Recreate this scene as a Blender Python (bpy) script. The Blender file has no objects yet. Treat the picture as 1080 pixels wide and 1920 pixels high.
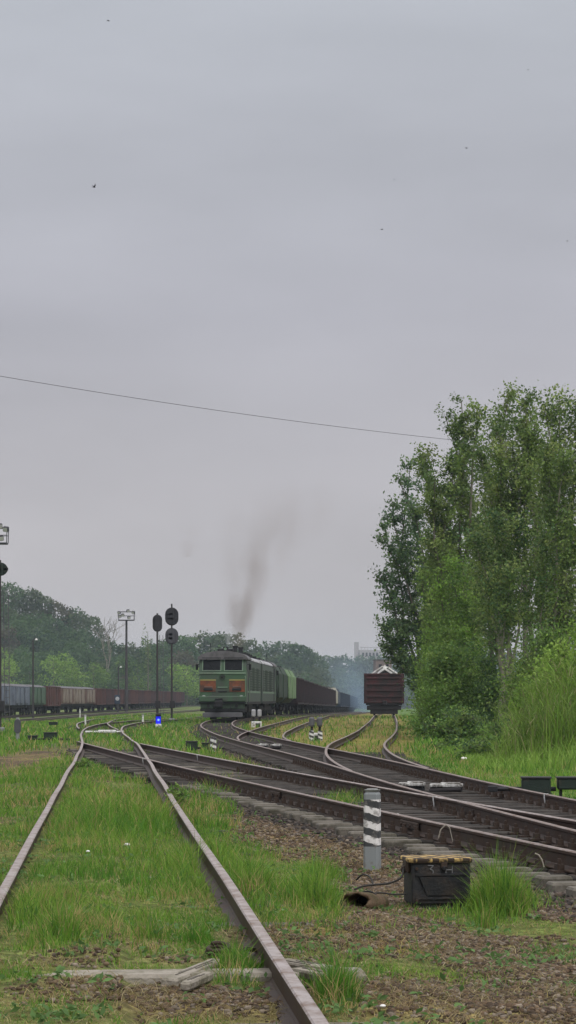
import bpy, math, random
import numpy as np
from mathutils import Vector, Matrix

random.seed(11)
RNG = np.random.default_rng(11)
SC = bpy.context.scene
COL = SC.collection
R = math.radians
PI = math.pi
CAM_H = 1.33            # camera height above the rail heads (z = 0)
F = 4160.0              # focal length in photo pixels
HZ = 1309.0             # photo row of the horizon


def at(x, y, d):
    """photo pixel + distance -> place in the yard"""
    return Vector(((x - 540) * d / F, d, CAM_H - (y - HZ) * d / F))


def gd(y, z=-0.2):
    """distance at which ground of height z shows in photo row y"""
    return (CAM_H - z) * F / (y - HZ)


def gp(x, y, z=-0.2):
    d = gd(y, z)
    return (x - 540) * d / F, d


def sm(a, b, x):
    t = np.clip((np.asarray(x, float) - a) / (b - a), 0, 1)
    return t * t * (3 - 2 * t)


# ------------------------------------------------------------------ noise
_perm = RNG.random((256, 256))


def vnoise(x, y, s=1.0, o=0.0):
    x = np.asarray(x, float) / s + 37.3 + o
    y = np.asarray(y, float) / s + 91.7 + o * 1.7
    xi = np.floor(x).astype(int); yi = np.floor(y).astype(int)
    fx = x - xi; fy = y - yi
    fx = fx * fx * (3 - 2 * fx); fy = fy * fy * (3 - 2 * fy)
    g = lambda a, b: _perm[a % 256, b % 256]
    return (g(xi, yi) * (1 - fx) + g(xi + 1, yi) * fx) * (1 - fy) + (g(xi, yi + 1) * (1 - fx) + g(xi + 1, yi + 1) * fx) * fy


def fbm(x, y, s=1.0, o=0.0):
    return (vnoise(x, y, s, o) * 0.5 + vnoise(x, y, s * .47, o + 5) * 0.3 + vnoise(x, y, s * .21, o + 9) * 0.2)


# ------------------------------------------------------------------ materials
def nodes_of(m):
    m.use_nodes = True
    return m.node_tree.nodes, m.node_tree.links


def mat(name, col, rough=0.8, metal=0.0, var=0.25, scale=6.0, bump=0.15, dirt=None, dirt_amt=0.0, dirt_scale=2.0, spec=0.3):
    m = bpy.data.materials.new(name)
    n, l = nodes_of(m)
    p = n['Principled BSDF']
    p.inputs['Roughness'].default_value = rough
    p.inputs['Metallic'].default_value = metal
    p.inputs['Specular IOR Level'].default_value = spec
    tc = n.new('ShaderNodeTexCoord')
    nz = n.new('ShaderNodeTexNoise'); nz.inputs['Scale'].default_value = scale; nz.inputs['Detail'].default_value = 6
    l.new(tc.outputs['Object'], nz.inputs['Vector'])
    mx = n.new('ShaderNodeMix'); mx.data_type = 'RGBA'
    mx.inputs['A'].default_value = (*[c * (1 - var) for c in col], 1)
    mx.inputs['B'].default_value = (*[min(1, c * (1 + var)) for c in col], 1)
    l.new(nz.outputs['Fac'], mx.inputs['Factor'])
    out = mx.outputs['Result']
    if dirt:
        n2 = n.new('ShaderNodeTexNoise'); n2.inputs['Scale'].default_value = dirt_scale; n2.inputs['Detail'].default_value = 8
        n2.inputs['Roughness'].default_value = .7
        l.new(tc.outputs['Object'], n2.inputs['Vector'])
        rp = n.new('ShaderNodeValToRGB')
        rp.color_ramp.elements[0].position = max(0, .62 - dirt_amt * .5); rp.color_ramp.elements[1].position = min(1, .72 - dirt_amt * .3)
        l.new(n2.outputs['Fac'], rp.inputs['Fac'])
        m2 = n.new('ShaderNodeMix'); m2.data_type = 'RGBA'
        l.new(rp.outputs['Color'], m2.inputs['Factor']); l.new(out, m2.inputs['A'])
        m2.inputs['B'].default_value = (*dirt, 1)
        out = m2.outputs['Result']
    l.new(out, p.inputs['Base Color'])
    if bump:
        b = n.new('ShaderNodeBump'); b.inputs['Strength'].default_value = bump; b.inputs['Distance'].default_value = .02
        n3 = n.new('ShaderNodeTexNoise'); n3.inputs['Scale'].default_value = scale * 6; n3.inputs['Detail'].default_value = 4
        l.new(tc.outputs['Object'], n3.inputs['Vector'])
        l.new(n3.outputs['Fac'], b.inputs['Height']); l.new(b.outputs['Normal'], p.inputs['Normal'])
    return m


def leaf_mat(name, trans=0.3, rough=0.6):
    """leaf / grass material: colour comes from the plant's own tint attribute"""
    m = bpy.data.materials.new(name)
    n, l = nodes_of(m)
    p = n['Principled BSDF']; p.inputs['Roughness'].default_value = rough
    p.inputs['Specular IOR Level'].default_value = .2
    a = n.new('ShaderNodeAttribute'); a.attribute_name = 'tint'
    l.new(a.outputs['Color'], p.inputs['Base Color'])
    t = n.new('ShaderNodeBsdfTranslucent'); l.new(a.outputs['Color'], t.inputs['Color'])
    ms = n.new('ShaderNodeMixShader'); ms.inputs['Fac'].default_value = trans
    l.new(p.outputs['BSDF'], ms.inputs[1]); l.new(t.outputs['BSDF'], ms.inputs[2])
    l.new(ms.outputs['Shader'], n['Material Output'].inputs['Surface'])
    return m


def stripe_mat(name, period, duty, slant, c0, c1, z_lo=-9, z_hi=9, plain=(.22, .24, .25)):
    m = bpy.data.materials.new(name)
    n, l = nodes_of(m)
    p = n['Principled BSDF']; p.inputs['Roughness'].default_value = .85
    tc = n.new('ShaderNodeTexCoord'); sp = n.new('ShaderNodeSeparateXYZ'); l.new(tc.outputs['Object'], sp.inputs['Vector'])
    nz = n.new('ShaderNodeTexNoise'); nz.inputs['Scale'].default_value = 22; nz.inputs['Detail'].default_value = 5
    l.new(tc.outputs['Object'], nz.inputs['Vector'])

    def mth(op, a, b=None, c=None):
        k = n.new('ShaderNodeMath'); k.operation = op
        for i, v in enumerate((a, b, c)):
            if v is None: continue
            if isinstance(v, (int, float)): k.inputs[i].default_value = v
            else: l.new(v, k.inputs[i])
        return k.outputs[0]
    s = mth('MULTIPLY_ADD', sp.outputs['X'], slant, sp.outputs['Z'])
    s = mth('MULTIPLY_ADD', nz.outputs['Fac'], .034, s)
    fr = mth('FRACT', mth('DIVIDE', s, period))
    st = mth('LESS_THAN', fr, duty)
    mx = n.new('ShaderNodeMix'); mx.data_type = 'RGBA'
    mx.inputs['A'].default_value = (*c0, 1); mx.inputs['B'].default_value = (*c1, 1)
    l.new(st, mx.inputs['Factor'])
    inz = mth('MULTIPLY', mth('GREATER_THAN', sp.outputs['Z'], z_lo), mth('LESS_THAN', sp.outputs['Z'], z_hi))
    m2 = n.new('ShaderNodeMix'); m2.data_type = 'RGBA'
    m2.inputs['A'].default_value = (*plain, 1); l.new(mx.outputs['Result'], m2.inputs['B']); l.new(inz, m2.inputs['Factor'])
    wr = n.new('ShaderNodeValToRGB'); wr.color_ramp.elements[0].position = .53; wr.color_ramp.elements[1].position = .66
    l.new(nz.outputs['Fac'], wr.inputs['Fac'])
    m3 = n.new('ShaderNodeMix'); m3.data_type = 'RGBA'
    l.new(mth('MULTIPLY', wr.outputs['Color'], .7), m3.inputs['Factor']); l.new(m2.outputs['Result'], m3.inputs['A']); m3.inputs['B'].default_value = (.17, .16, .15, 1)
    l.new(m3.outputs['Result'], p.inputs['Base Color'])
    return m


RUST = (.10, .055, .035)
M = {}
M['rail'] = mat('rusty rail steel', (.062, .043, .035), .6, .3, .35, 9, .1, (.06, .032, .02), .35, 5)
M['rail_top'] = mat('worn rail head', (.36, .315, .305), .45, .3, .3, 16, .08, (.17, .11, .08), .35, 7)
M['rail_dull'] = mat('rusted rail head', (.27, .225, .21), .5, .3, .3, 14, .05, (.13, .075, .05), .35, 9)
M['sleeper'] = mat('weathered sleeper wood', (.15, .135, .115), .9, 0, .4, 5, .5, (.06, .055, .04), .35, 3)
M['sleeper_dark'] = mat('oily sleeper wood', (.058, .05, .045), .9, 0, .45, 5, .5, (.025, .022, .02), .4, 3)
M['sleeper_pale'] = mat('bleached sleeper timber', (.30, .27, .23), .9, 0, .35, 6, .6, (.12, .11, .07), .35, 4)
M['iron'] = mat('rusty iron', (.055, .038, .03), .8, .2, .4, 12, .3)
M['black_iron'] = mat('black painted iron', (.022, .023, .026), .6, .1, .45, 8, .35, (.042, .034, .03), .3, 6)
M['black_green'] = mat('dark green painted iron', (.02, .032, .026), .6, .1, .4, 8, .25, (.05, .045, .035), .2, 5)
M['white_paint'] = mat('chipped white paint', (.7, .7, .69), .8, 0, .1, 10, .2, (.2, .18, .16), .25, 9)
M['white_chip'] = mat('flaking white paint', (.66, .66, .65), .85, 0, .12, 10, .3, (.10, .09, .08), .55, 7)
M['concrete'] = mat('grey concrete', (.27, .28, .28), .9, 0, .25, 8, .3, (.13, .13, .12), .3, 4)
M['cable'] = mat('cable sheath', (.03, .028, .026), .7, 0, .3, 8, 0)
M['grey_metal'] = mat('dull grey metal', (.12, .12, .13), .6, .3, .3, 3, .1)
M['dark_metal'] = mat('dark signal metal', (.035, .034, .04), .6, .2, .3, 3, .1)
M['mast'] = mat('mast steel', (.055, .05, .052), .7, .2, .3, 1.5, .1)
M['loco_green'] = mat('faded green paint', (.052, .105, .058), .55, 0, .25, 1.2, .1, (.06, .075, .06), .35, .8)
M['loco_side'] = mat('sooty green paint', (.05, .076, .058), .55, 0, .3, 1.2, .1, (.05, .06, .052), .4, .7)
M['loco_light'] = mat('pale green trim', (.16, .24, .17), .6, 0, .2, 2, .1, (.12, .14, .11), .3, 1)
M['roof_grey'] = mat('sooty roof sheet', (.13, .125, .135), .65, .1, .3, 1, .1, (.05, .05, .05), .3, .6)
M['roof_pale'] = mat('pale roof sheet', (.42, .42, .45), .6, .1, .2, 1, .1, (.2, .2, .2), .3, .6)
M['orange'] = mat('faded orange paint', (.24, .072, .03), .6, 0, .35, 2, .1, (.085, .045, .03), .5, 1.6)
M['yellow'] = mat('faded yellow paint', (.34, .29, .09), .6, 0, .2, 2, .05)
M['glass'] = mat('dark cab glass', (.010, .011, .013), .35, 0, .1, 1, 0, spec=.12)
M['lens'] = mat('lamp glass', (.5, .5, .48), .2, 0, .1, 3, 0)
M['soot'] = mat('sooty black metal', (.018, .018, .02), .75, .1, .4, 2, .1)
M['under'] = mat('grimy running gear', (.025, .022, .024), .85, .1, .4, 3, .2)
M['maroon_dark'] = mat('dark maroon wagon paint', (.034, .017, .021), .75, 0, .35, .8, .1, (.018, .013, .015), .4, .6)
M['red_wagon'] = mat('oxide red wagon paint', (.066, .017, .019), .75, 0, .4, 1.5, .2, (.025, .016, .015), .5, 1.2)
M['red_row'] = mat('rusty oxide wagon paint', (.115, .05, .043), .8, 0, .35, .7, .1, (.07, .035, .03), .4, .5)
M['maroon_row'] = mat('brownish maroon wagon paint', (.085, .04, .04), .8, 0, .35, .7, .1, (.05, .03, .03), .4, .5)
M['brown_wagon'] = mat('brown wagon paint', (.16, .095, .075), .8, 0, .3, .8, .1, (.09, .06, .05), .35, .6)
M['beige_wagon'] = mat('dusty beige wagon paint', (.25, .205, .17), .8, 0, .25, .8, .1, (.14, .10, .08), .35, .6)
M['blue_wagon'] = mat('faded blue wagon paint', (.15, .175, .225), .75, 0, .25, .8, .1, (.09, .10, .13), .35, .6)
M['green_wagon'] = mat('green wagon paint', (.075, .13, .085), .75, 0, .25, .8, .1, (.05, .07, .05), .35, .6)
M['green_hopper'] = mat('pale green wagon paint', (.16, .25, .12), .7, 0, .25, .8, .1, (.07, .11, .06), .3, .6)
M['green_shade'] = mat('bottle green wagon paint', (.035, .058, .038), .75, 0, .25, .8, .1, (.02, .027, .02), .35, .6)
M['cream_wagon'] = mat('dirty cream wagon paint', (.42, .40, .34), .75, 0, .2, .8, .1, (.2, .18, .15), .35, .6)
M['navy_wagon'] = mat('dark blue wagon paint', (.03, .045, .075), .75, 0, .3, .8, .1)
M['rubble'] = mat('pale rubble', (.52, .52, .5), .9, 0, .3, 3, .4, (.3, .28, .26), .3, 2)
M['bark'] = mat('grey bark', (.14, .125, .10), .95, 0, .4, 6, .5)
M['bark_pale'] = mat('pale grey bark', (.24, .22, .18), .95, 0, .4, 6, .5, (.1, .09, .07), .3, 3)
M['stone'] = mat('ballast stone', (.17, .125, .105), .9, 0, .55, 1.4, .3, spec=.2)
M['leaf'] = leaf_mat('leaves', .42)
M['grass'] = leaf_mat('grass blades', .35)
M['paper'] = mat('white scrap', (.75, .75, .72), .8, 0, .1, 8, 0)
M['whitestone'] = mat('white painted stone', (.72, .71, .7), .85, 0, .12, 12, .2)
M['block'] = mat('greyish pink brick', (.20, .155, .15), .9, 0, .3, 1, .1)
M['far_wall'] = mat('pale factory wall', (.38, .36, .37), .9, 0, .2, .3, .05)
M['bird'] = mat('dark feathers', (.03, .03, .035), .8, 0, .2, 9, 0)
M['post_stripes'] = stripe_mat('black and white post paint', .135, .50, .30, (.045, .048, .052), (.74, .72, .72), .22, .66)
M['post_stripes_small'] = stripe_mat('striped stake paint', .16, .5, .35, (.05, .05, .055), (.72, .72, .72), .03, 9)
M['hazard'] = None


def hazard():
    m = bpy.data.materials.new('worn yellow hazard stripes')
    n, l = nodes_of(m); p = n['Principled BSDF']; p.inputs['Roughness'].default_value = .85
    tc = n.new('ShaderNodeTexCoord'); sp = n.new('ShaderNodeSeparateXYZ'); l.new(tc.outputs['Object'], sp.inputs['Vector'])
    a = n.new('ShaderNodeMath'); a.operation = 'MULTIPLY_ADD'; l.new(sp.outputs['Y'], a.inputs[0]); a.inputs[1].default_value = .5; l.new(sp.outputs['X'], a.inputs[2])
    b = n.new('ShaderNodeMath'); b.operation = 'DIVIDE'; l.new(a.outputs[0], b.inputs[0]); b.inputs[1].default_value = .118
    c = n.new('ShaderNodeMath'); c.operation = 'FRACT'; l.new(b.outputs[0], c.inputs[0])
    d = n.new('ShaderNodeMath'); d.operation = 'LESS_THAN'; l.new(c.outputs[0], d.inputs[0]); d.inputs[1].default_value = .55
    nz = n.new('ShaderNodeTexNoise'); nz.inputs['Scale'].default_value = 18; nz.inputs['Detail'].default_value = 6; l.new(tc.outputs['Object'], nz.inputs['Vector'])
    rp = n.new('ShaderNodeValToRGB'); rp.color_ramp.elements[0].position = .42; rp.color_ramp.elements[1].position = .6; l.new(nz.outputs['Fac'], rp.inputs['Fac'])
    e = n.new('ShaderNodeMath'); e.operation = 'MULTIPLY'; l.new(d.outputs[0], e.inputs[0])
    iv = n.new('ShaderNodeMath'); iv.operation = 'SUBTRACT'; iv.inputs[0].default_value = 1; l.new(rp.outputs['Color'], iv.inputs[1])
    l.new(iv.outputs[0], e.inputs[1])
    mx = n.new('ShaderNodeMix'); mx.data_type = 'RGBA'; l.new(e.outputs[0], mx.inputs['Factor'])
    mx.inputs['A'].default_value = (.035, .022, .015, 1); mx.inputs['B'].default_value = (.50, .34, .12, 1)
    l.new(mx.outputs['Result'], p.inputs['Base Color'])
    return m


M['hazard'] = hazard()


# ------------------------------------------------------------------ mesh builder
class MB:
    def __init__(s):
        s.v = []; s.f = []; s.m = []; s.mats = []

    def mi(s, m):
        if m not in s.mats: s.mats.append(m)
        return s.mats.index(m)

    def add(s, vs, fs, m, T=None):
        k = len(s.v); i = s.mi(m)
        for v in vs:
            v = Vector(v)
            s.v.append(tuple(T @ v) if T else tuple(v))
        for f in fs:
            s.f.append(tuple(k + q for q in f)); s.m.append(i)
        return s

    def box(s, c, size, m, T=None, bev=0.0, taper=1.0):
        hx, hy, hz = [q / 2 for q in size]
        if bev <= 0:
            vs = []
            for z, t in ((-hz, 1), (hz, taper)):
                vs += [(c[0] - hx * t, c[1] - hy * t, c[2] + z), (c[0] + hx * t, c[1] - hy * t, c[2] + z), (c[0] + hx * t, c[1] + hy * t, c[2] + z), (c[0] - hx * t, c[1] + hy * t, c[2] + z)]
            return s.add(vs, [(3, 2, 1, 0), (4, 5, 6, 7), (0, 1, 5, 4), (1, 2, 6, 5), (2, 3, 7, 6), (3, 0, 4, 7)], m, T)
        b = bev
        ring = lambda ax, ay: [(-ax + b, -ay), (ax - b, -ay), (ax, -ay + b), (ax, ay - b), (ax - b, ay), (-ax + b, ay), (-ax, ay - b), (-ax, -ay + b)]
        vs = []
        for z, ins, t in ((-hz, b * .6, 1), (-hz + b, 0, 1), (hz - b, 0, taper), (hz, b * .6, taper)):
            vs += [(c[0] + x, c[1] + y, c[2] + z) for x, y in ring(hx * t - ins, hy * t - ins)]
        fs = [tuple(range(7, -1, -1)), tuple(range(24, 32))]
        for k in range(3):
            for i in range(8):
                j = (i + 1) % 8
                fs.append((k * 8 + i, k * 8 + j, k * 8 + 8 + j, k * 8 + 8 + i))
        return s.add(vs, fs, m, T)

    def tube(s, pts, rad, m, n=8, cap=True, T=None):
        pts = [Vector(p) for p in pts]
        if not hasattr(rad, '__len__'): rad = [rad] * len(pts)
        vs = []; fs = []
        up = Vector((0, 0, 1))
        for i, p in enumerate(pts):
            t = (pts[min(i + 1, len(pts) - 1)] - pts[max(i - 1, 0)]).normalized()
            a = t.cross(up)
            if a.length < .05: a = t.cross(Vector((1, 0, 0)))
            a.normalize(); b = t.cross(a)
            for k in range(n):
                q = 2 * PI * k / n
                vs.append(p + (a * math.cos(q) + b * math.sin(q)) * rad[i])
        for i in range(len(pts) - 1):
            for k in range(n):
                j = (k + 1) % n
                fs.append((i * n + k, i * n + j, (i + 1) * n + j, (i + 1) * n + k))
        if cap:
            fs.append(tuple(range(n - 1, -1, -1))); fs.append(tuple(range((len(pts) - 1) * n, len(pts) * n)))
        return s.add(vs, fs, m, T)

    def cyl(s, c, r, h, m, n=16, axis='z', T=None, r2=None):
        c = Vector(c); d = {'x': Vector((1, 0, 0)), 'y': Vector((0, 1, 0)), 'z': Vector((0, 0, 1))}[axis] * (h / 2)
        return s.tube([c - d, c + d], [r, r if r2 is None else r2], m, n, True, T)

    def prism(s, prof, y0, y1, m, T=None, ins=0.0):
        """(x,z) outline run along y"""
        n = len(prof)
        vs = [(x, y0, z) for x, z in prof] + [(x, y1, z) for x, z in prof]
        fs = [tuple(range(n)), tuple(range(2 * n - 1, n - 1, -1))]
        for i in range(n):
            j = (i + 1) % n
            fs.append((j, i, n + i, n + j))
        return s.add(vs, fs, m, T)

    def build(s, name, parent=None, loc=None, rot=None, smooth=False):
        me = bpy.data.meshes.new(name)
        me.from_pydata(s.v, [], s.f)
        for m in s.mats: me.materials.append(m)
        if len(s.mats) > 1: me.polygons.foreach_set('material_index', s.m)
        if smooth: me.polygons.foreach_set('use_smooth', [True] * len(me.polygons))
        me.update()
        o = bpy.data.objects.new(name, me); COL.objects.link(o)
        if parent: o.parent = parent
        if loc is not None: o.location = loc
        if rot is not None: o.rotation_euler = rot
        return o


def quick_mesh(name, verts, quads=None, tris=None, mats=(), tint=None, parent=None, smooth=False):
    """big meshes straight from arrays; tint = one colour per vertex"""
    me = bpy.data.meshes.new(name)
    nq = 0 if quads is None else len(quads); nt = 0 if tris is None else len(tris)
    me.vertices.add(len(verts)); me.vertices.foreach_set('co', np.asarray(verts, np.float32).ravel())
    idx = []; st = []; tot = []
    if nq: idx.append(np.asarray(quads).ravel()); st.append(np.arange(nq) * 4); tot.append(np.full(nq, 4))
    if nt: idx.append(np.asarray(tris).ravel()); st.append(nq * 4 + np.arange(nt) * 3); tot.append(np.full(nt, 3))
    idx = np.concatenate(idx).astype(np.int32)
    me.loops.add(len(idx)); me.loops.foreach_set('vertex_index', idx)
    me.polygons.add(nq + nt)
    me.polygons.foreach_set('loop_start', np.concatenate(st).astype(np.int32))
    for m in mats: me.materials.append(m)
    if tint is not None:
        a = me.attributes.new('tint', 'FLOAT_COLOR', 'POINT')
        c = np.ones((len(verts), 4), np.float32); c[:, :3] = tint
        a.data.foreach_set('color', c.ravel())
    if smooth: me.polygons.foreach_set('use_smooth', np.ones(nq + nt, bool))
    me.update(calc_edges=True); me.validate()
    o = bpy.data.objects.new(name, me); COL.objects.link(o)
    if parent: o.parent = parent
    return o


def tag(o, label=None, cat=None, group=None, kind=None):
    if label: o['label'] = label
    if cat: o['category'] = cat
    if group: o['group'] = group
    if kind: o['kind'] = kind
    return o


def thing(name, label, cat, loc=(0, 0, 0), rz=0.0, group=None):
    o = bpy.data.objects.new(name, None); COL.objects.link(o)
    o.location = loc; o.rotation_euler = (0, 0, rz); o.empty_display_size = .3
    return tag(o, label, cat, group)


KIDS = {}


def dup(root, loc, rz, label, group=None):
    def rec(o, par):
        c = o.copy(); COL.objects.link(c)
        if par is not None: c.parent = par
        for ch in o.children: rec(ch, c)
        return c
    c = rec(root, None)
    c.location = loc; c.rotation_euler = (0, 0, rz); c['label'] = label
    if group: c['group'] = group
    return c


# ------------------------------------------------------------------ track lines (distance -> X)
class Line:
    def __init__(s, pts, win=7.0):
        pts = sorted(pts)
        d = np.array([p[0] for p in pts], float); x = np.array([p[1] for p in pts], float)
        lo, hi = d[0], d[-1]
        g = np.arange(lo - 30, hi + 30, .5)
        v = np.interp(g, d, x)
        k0 = (x[1] - x[0]) / (d[1] - d[0]); k1 = (x[-1] - x[-2]) / (d[-1] - d[-2])
        v = np.where(g < lo, x[0] + (g - lo) * k0, v); v = np.where(g > hi, x[-1] + (g - hi) * k1, v)
        for _ in range(3):
            w = int(win / .5) // 2
            k = np.ones(2 * w + 1) / (2 * w + 1)
            pad = np.concatenate([v[0] + (np.arange(-w, 0)) * (v[1] - v[0]), v, v[-1] + np.arange(1, w + 1) * (v[-1] - v[-2])])
            v = np.convolve(pad, k, 'valid')
        s.g, s.v = g, v
        s.dv = np.gradient(v, g)

    def x(s, d): return np.interp(d, s.g, s.v)
    def dx(s, d): return np.interp(d, s.g, s.dv)


L1 = Line([(4, -.26), (9.06, -.67), (14.5, -1.11), (37.4, -2.97), (50.8, -4.04), (65.9, -5.28), (80, -6.7), (93, -7.8), (104, -8.55), (113, -8.9), (129, -9.2), (160, -8.5), (220, -5.2), (300, -1.2), (420, 4.9)], 6)
L2 = Line([(8, 5.65), (15, 4.19), (19.3, 3.32), (22.2, 2.73), (27.4, 1.70), (34.4, .36), (41.3, -.95), (49.8, -2.48), (56.5, -3.63), (62.9, -4.74), (72, -6.25)], 5)
L3 = Line([(8, 5.35), (15, 4.53), (22.5, 3.72), (28.7, 3.05), (34.4, 2.44), (42.1, 1.87), (46.9, 1.48), (51.9, 1.03), (60.8, .14), (66.7, -.46), (80.2, -1.7), (90.7, -2.45), (102.5, -3.2), (112, -3.62), (124, -3.92), (136, -3.98), (145, -3.68), (153, -3.27), (171, -2.35), (190, -1.3), (205, -.45), (240, 1.1), (347, 6.1), (520, 14.7), (640, 21)], 6)
L4 = Line([(36, 2.27), (40, 2.02), (45.3, 1.80), (49, 1.73), (53.2, 1.70), (58.2, 1.79), (64, 1.95), (70, 2.3), (78, 2.85), (92, 3.7), (100, 4.1), (125, 5.35), (138, 5.95), (160, 6.95), (186, 8.09), (250, 11), (400, 18), (520, 24)], 4)
L5 = Line([(62, 0.0), (66, -.4), (72, -.82), (78, -1.0), (88, -.92), (94, -.72), (104, -.45), (120, .15), (145, 1.1), (171, 2.35), (205, 4.2), (240, 5.8), (347, 10.8), (520, 19.4)], 4)
L7 = Line([(86, -7.2), (93, -7.85), (105, -9.2), (120, -10.6), (160, -13.2), (220, -14.2), (300, -12.2), (420, -6.5)], 6)
L8 = Line([(150, -33), (230, -31.4), (374, -28.7), (520, -26), (700, -22.7)], 10)
L9 = Line([(190, -22.4), (251, -22.4), (307, -20.9), (369, -17.2), (470, -10.5)], 10)


def zr_main(d): return -np.maximum(0, np.asarray(d, float) - 172) * .0052
def zr_flat(d): return np.asarray(d, float) * 0
def zr_low(d): return -.6 + np.asarray(d, float) * 0
def zr_mid(d): return -.25 * sm(110, 190, d)


def ground_z(X, d):
    X = np.asarray(X, float); d = np.asarray(d, float)
    x1, x2, x3 = L1.x(d), L2.x(np.minimum(d, 70)), L3.x(np.minimum(d, 600))
    z = np.full(np.broadcast(X, d).shape, -.24)
    z = z + .075 * (1 - sm(1.2, 2.2, np.abs(X - x1))) * (d < 86)
    left = X < x1
    z = np.where(left & (d < 95), z + .05, z)
    # shoulder of the ballast bed
    b2 = (1 - sm(1.45, 2.3, np.abs(X - x2))) * (1 - sm(62, 68, d))
    b3 = (1 - sm(1.45, 2.3, np.abs(X - x3)))
    x4 = L4.x(np.clip(d, 42, 500)); b4 = (1 - sm(1.4, 2.2, np.abs(X - x4))) * (d > 44) * .5
    b = np.maximum(np.maximum(b2, b3), b4)
    btw = ((X > x2) & (X < x3) & (d < 42)).astype(float)
    b = np.maximum(b, btw)
    z = z * (1 - b) + (-.262) * b
    foot = np.where((X < x2) & (d < 45), np.exp(-((np.abs(X - x2) - 2.6) / .6) ** 2), 0)
    z = z - .06 * foot
    z = z + (fbm(X, d, 1.7) - .5) * .05 * (1 - b) + (vnoise(X, d, .25) - .5) * .03
    # verge rises gently towards the trees on the right
    edge = L4.x(np.clip(d, 42, 500)) + 2.4
    z = z + .35 * sm(0, 6, X - edge) + .6 * sm(6, 14, X - edge)
    z = z - .5 * sm(-15, -22, X) * sm(90, 150, d)
    z = z - .12 * sm(110, 190, d) * (1 - sm(-6, 0, X))
    z = z - np.maximum(0, np.minimum(d, 1400) - 172) * .0052 * sm(-14, 2, X - L3.x(np.clip(d, 172, 600)))
    return z


# ------------------------------------------------------------------ railway tracks
RAIL_PROF = [(-.075, -.18), (.075, -.18), (.075, -.168), (.022, -.150), (.012, -.135), (.012, -.048), (.034, -.034), (.036, -.008), (.028, 0), (-.028, 0), (-.036, -.008), (-.034, -.034), (-.012, -.048), (-.012, -.135), (-.022, -.150), (-.075, -.168)]


def rail_mesh(line, off, d0, d1, zf, dz, top, wob=0.0, seed=0):
    near = np.arange(d0, min(d1, 70), .4); far = np.arange(max(d0, 70), d1, 2.0)
    ds = np.unique(np.concatenate([near, far, [d1]]))
    xs = line.x(ds); k = line.dx(ds); n = np.sqrt(1 + k * k)
    z = zf(ds) + dz
    if wob: 
        z = z + (vnoise(ds, ds * 0 + seed, 4.5) - .5) * wob; xs = xs + (vnoise(ds, ds * 0 + seed + 9, 6.0) - .5) * wob
    vs = []; P = len(RAIL_PROF)
    for x, d, kk, nn, zz in zip(xs, ds, k, n, z):
        for px, pz in RAIL_PROF:
            o = off + px
            vs.append((x + o / nn, d - o * kk / nn, zz + pz))
    mb = MB()
    fs_side = []; fs_top = []
    for i in range(len(ds) - 1):
        for j in range(P):
            q = (j + 1) % P
            f = (i * P + j, i * P + q, (i + 1) * P + q, (i + 1) * P + j)
            (fs_top if j in (7, 8, 9) else fs_side).append(f)
    mb.add(vs, fs_side + [tuple(range(P - 1, -1, -1)), tuple(range((len(ds) - 1) * P, len(ds) * P))], M['rail'])
    i = mb.mi(top)
    for f in fs_top: mb.f.append(f); mb.m.append(i)
    return mb


def sleeper_frame(line, d):
    k = float(line.dx(d)); x = float(line.x(d))
    return x, math.atan2(k, 1.0)


def sleeper_box(mb, line, d, zt, a, b, m, T0=None):
    """one sleeper across the line at distance d, from offset a to b"""
    x, ang = sleeper_frame(line, d)
    jit = random.uniform(-.012, .012); rz = -ang + random.uniform(-.012, .012)
    T = Matrix.Translation((x, d, zt + jit)) @ Matrix.Rotation(rz, 4, 'Z')
    mb.box(((a + b) / 2, 0, -.08), (b - a, random.uniform(.2, .235), .16), m, T, bev=.02)


def fastening(mb, line, d, off, z):
    x, ang = sleeper_frame(line, d)
    T = Matrix.Translation((x, d, z)) @ Matrix.Rotation(-ang, 4, 'Z')
    mb.box((off, 0, -.187), (.36, .16, .022), M['iron'], T)
    for s in (-1, 1):
        mb.box((off + s * .105, 0, -.15), (.06, .1, .06), M['iron'], T)
        mb.tube([(off + s * .105, 0, -.13), (off + s * .105, 0, -.075)], .02, M['iron'], 6, True, T)


def paint_mark(line, off, d, z, w=.07, parent=None, side=-1):
    mb = MB(); x, ang = sleeper_frame(line, d)
    T = Matrix.Translation((x, d, z)) @ Matrix.Rotation(-ang, 4, 'Z')
    mb.add([(off + side * .040, -w / 2, .004), (off + side * .040, w / 2, .004), (off + side * .0402, w * .4, -.05), (off + side * .03, w * .25, -.12), (off + side * .03, -w * .1, -.15), (off + side * .03, -w * .3, -.09), (off + side * .0402, -w * .5, -.05),
            (off - side * .02, -w / 2, .005), (off - side * .02, w / 2, .005)],
           [(0, 1, 2, 6), (6, 2, 3, 5), (5, 3, 4), (0, 7, 8, 1)], M['white_paint'], T)
    return mb.build('paint_mark', parent)


def track(label, line, zf, dz, rng_l, rng_r, top_l, top_r, wob=0.0):
    root = thing('railway_track', label, 'railway track')
    a = rail_mesh(line, -.7975, rng_l[0], rng_l[1], zf, dz, top_l, wob, 1.0).build('rail', root, smooth=False)
    b = rail_mesh(line, .7975, rng_r[0], rng_r[1], zf, dz, top_r, wob, 4.0).build('rail', root, smooth=False)
    return root, a, b


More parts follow.
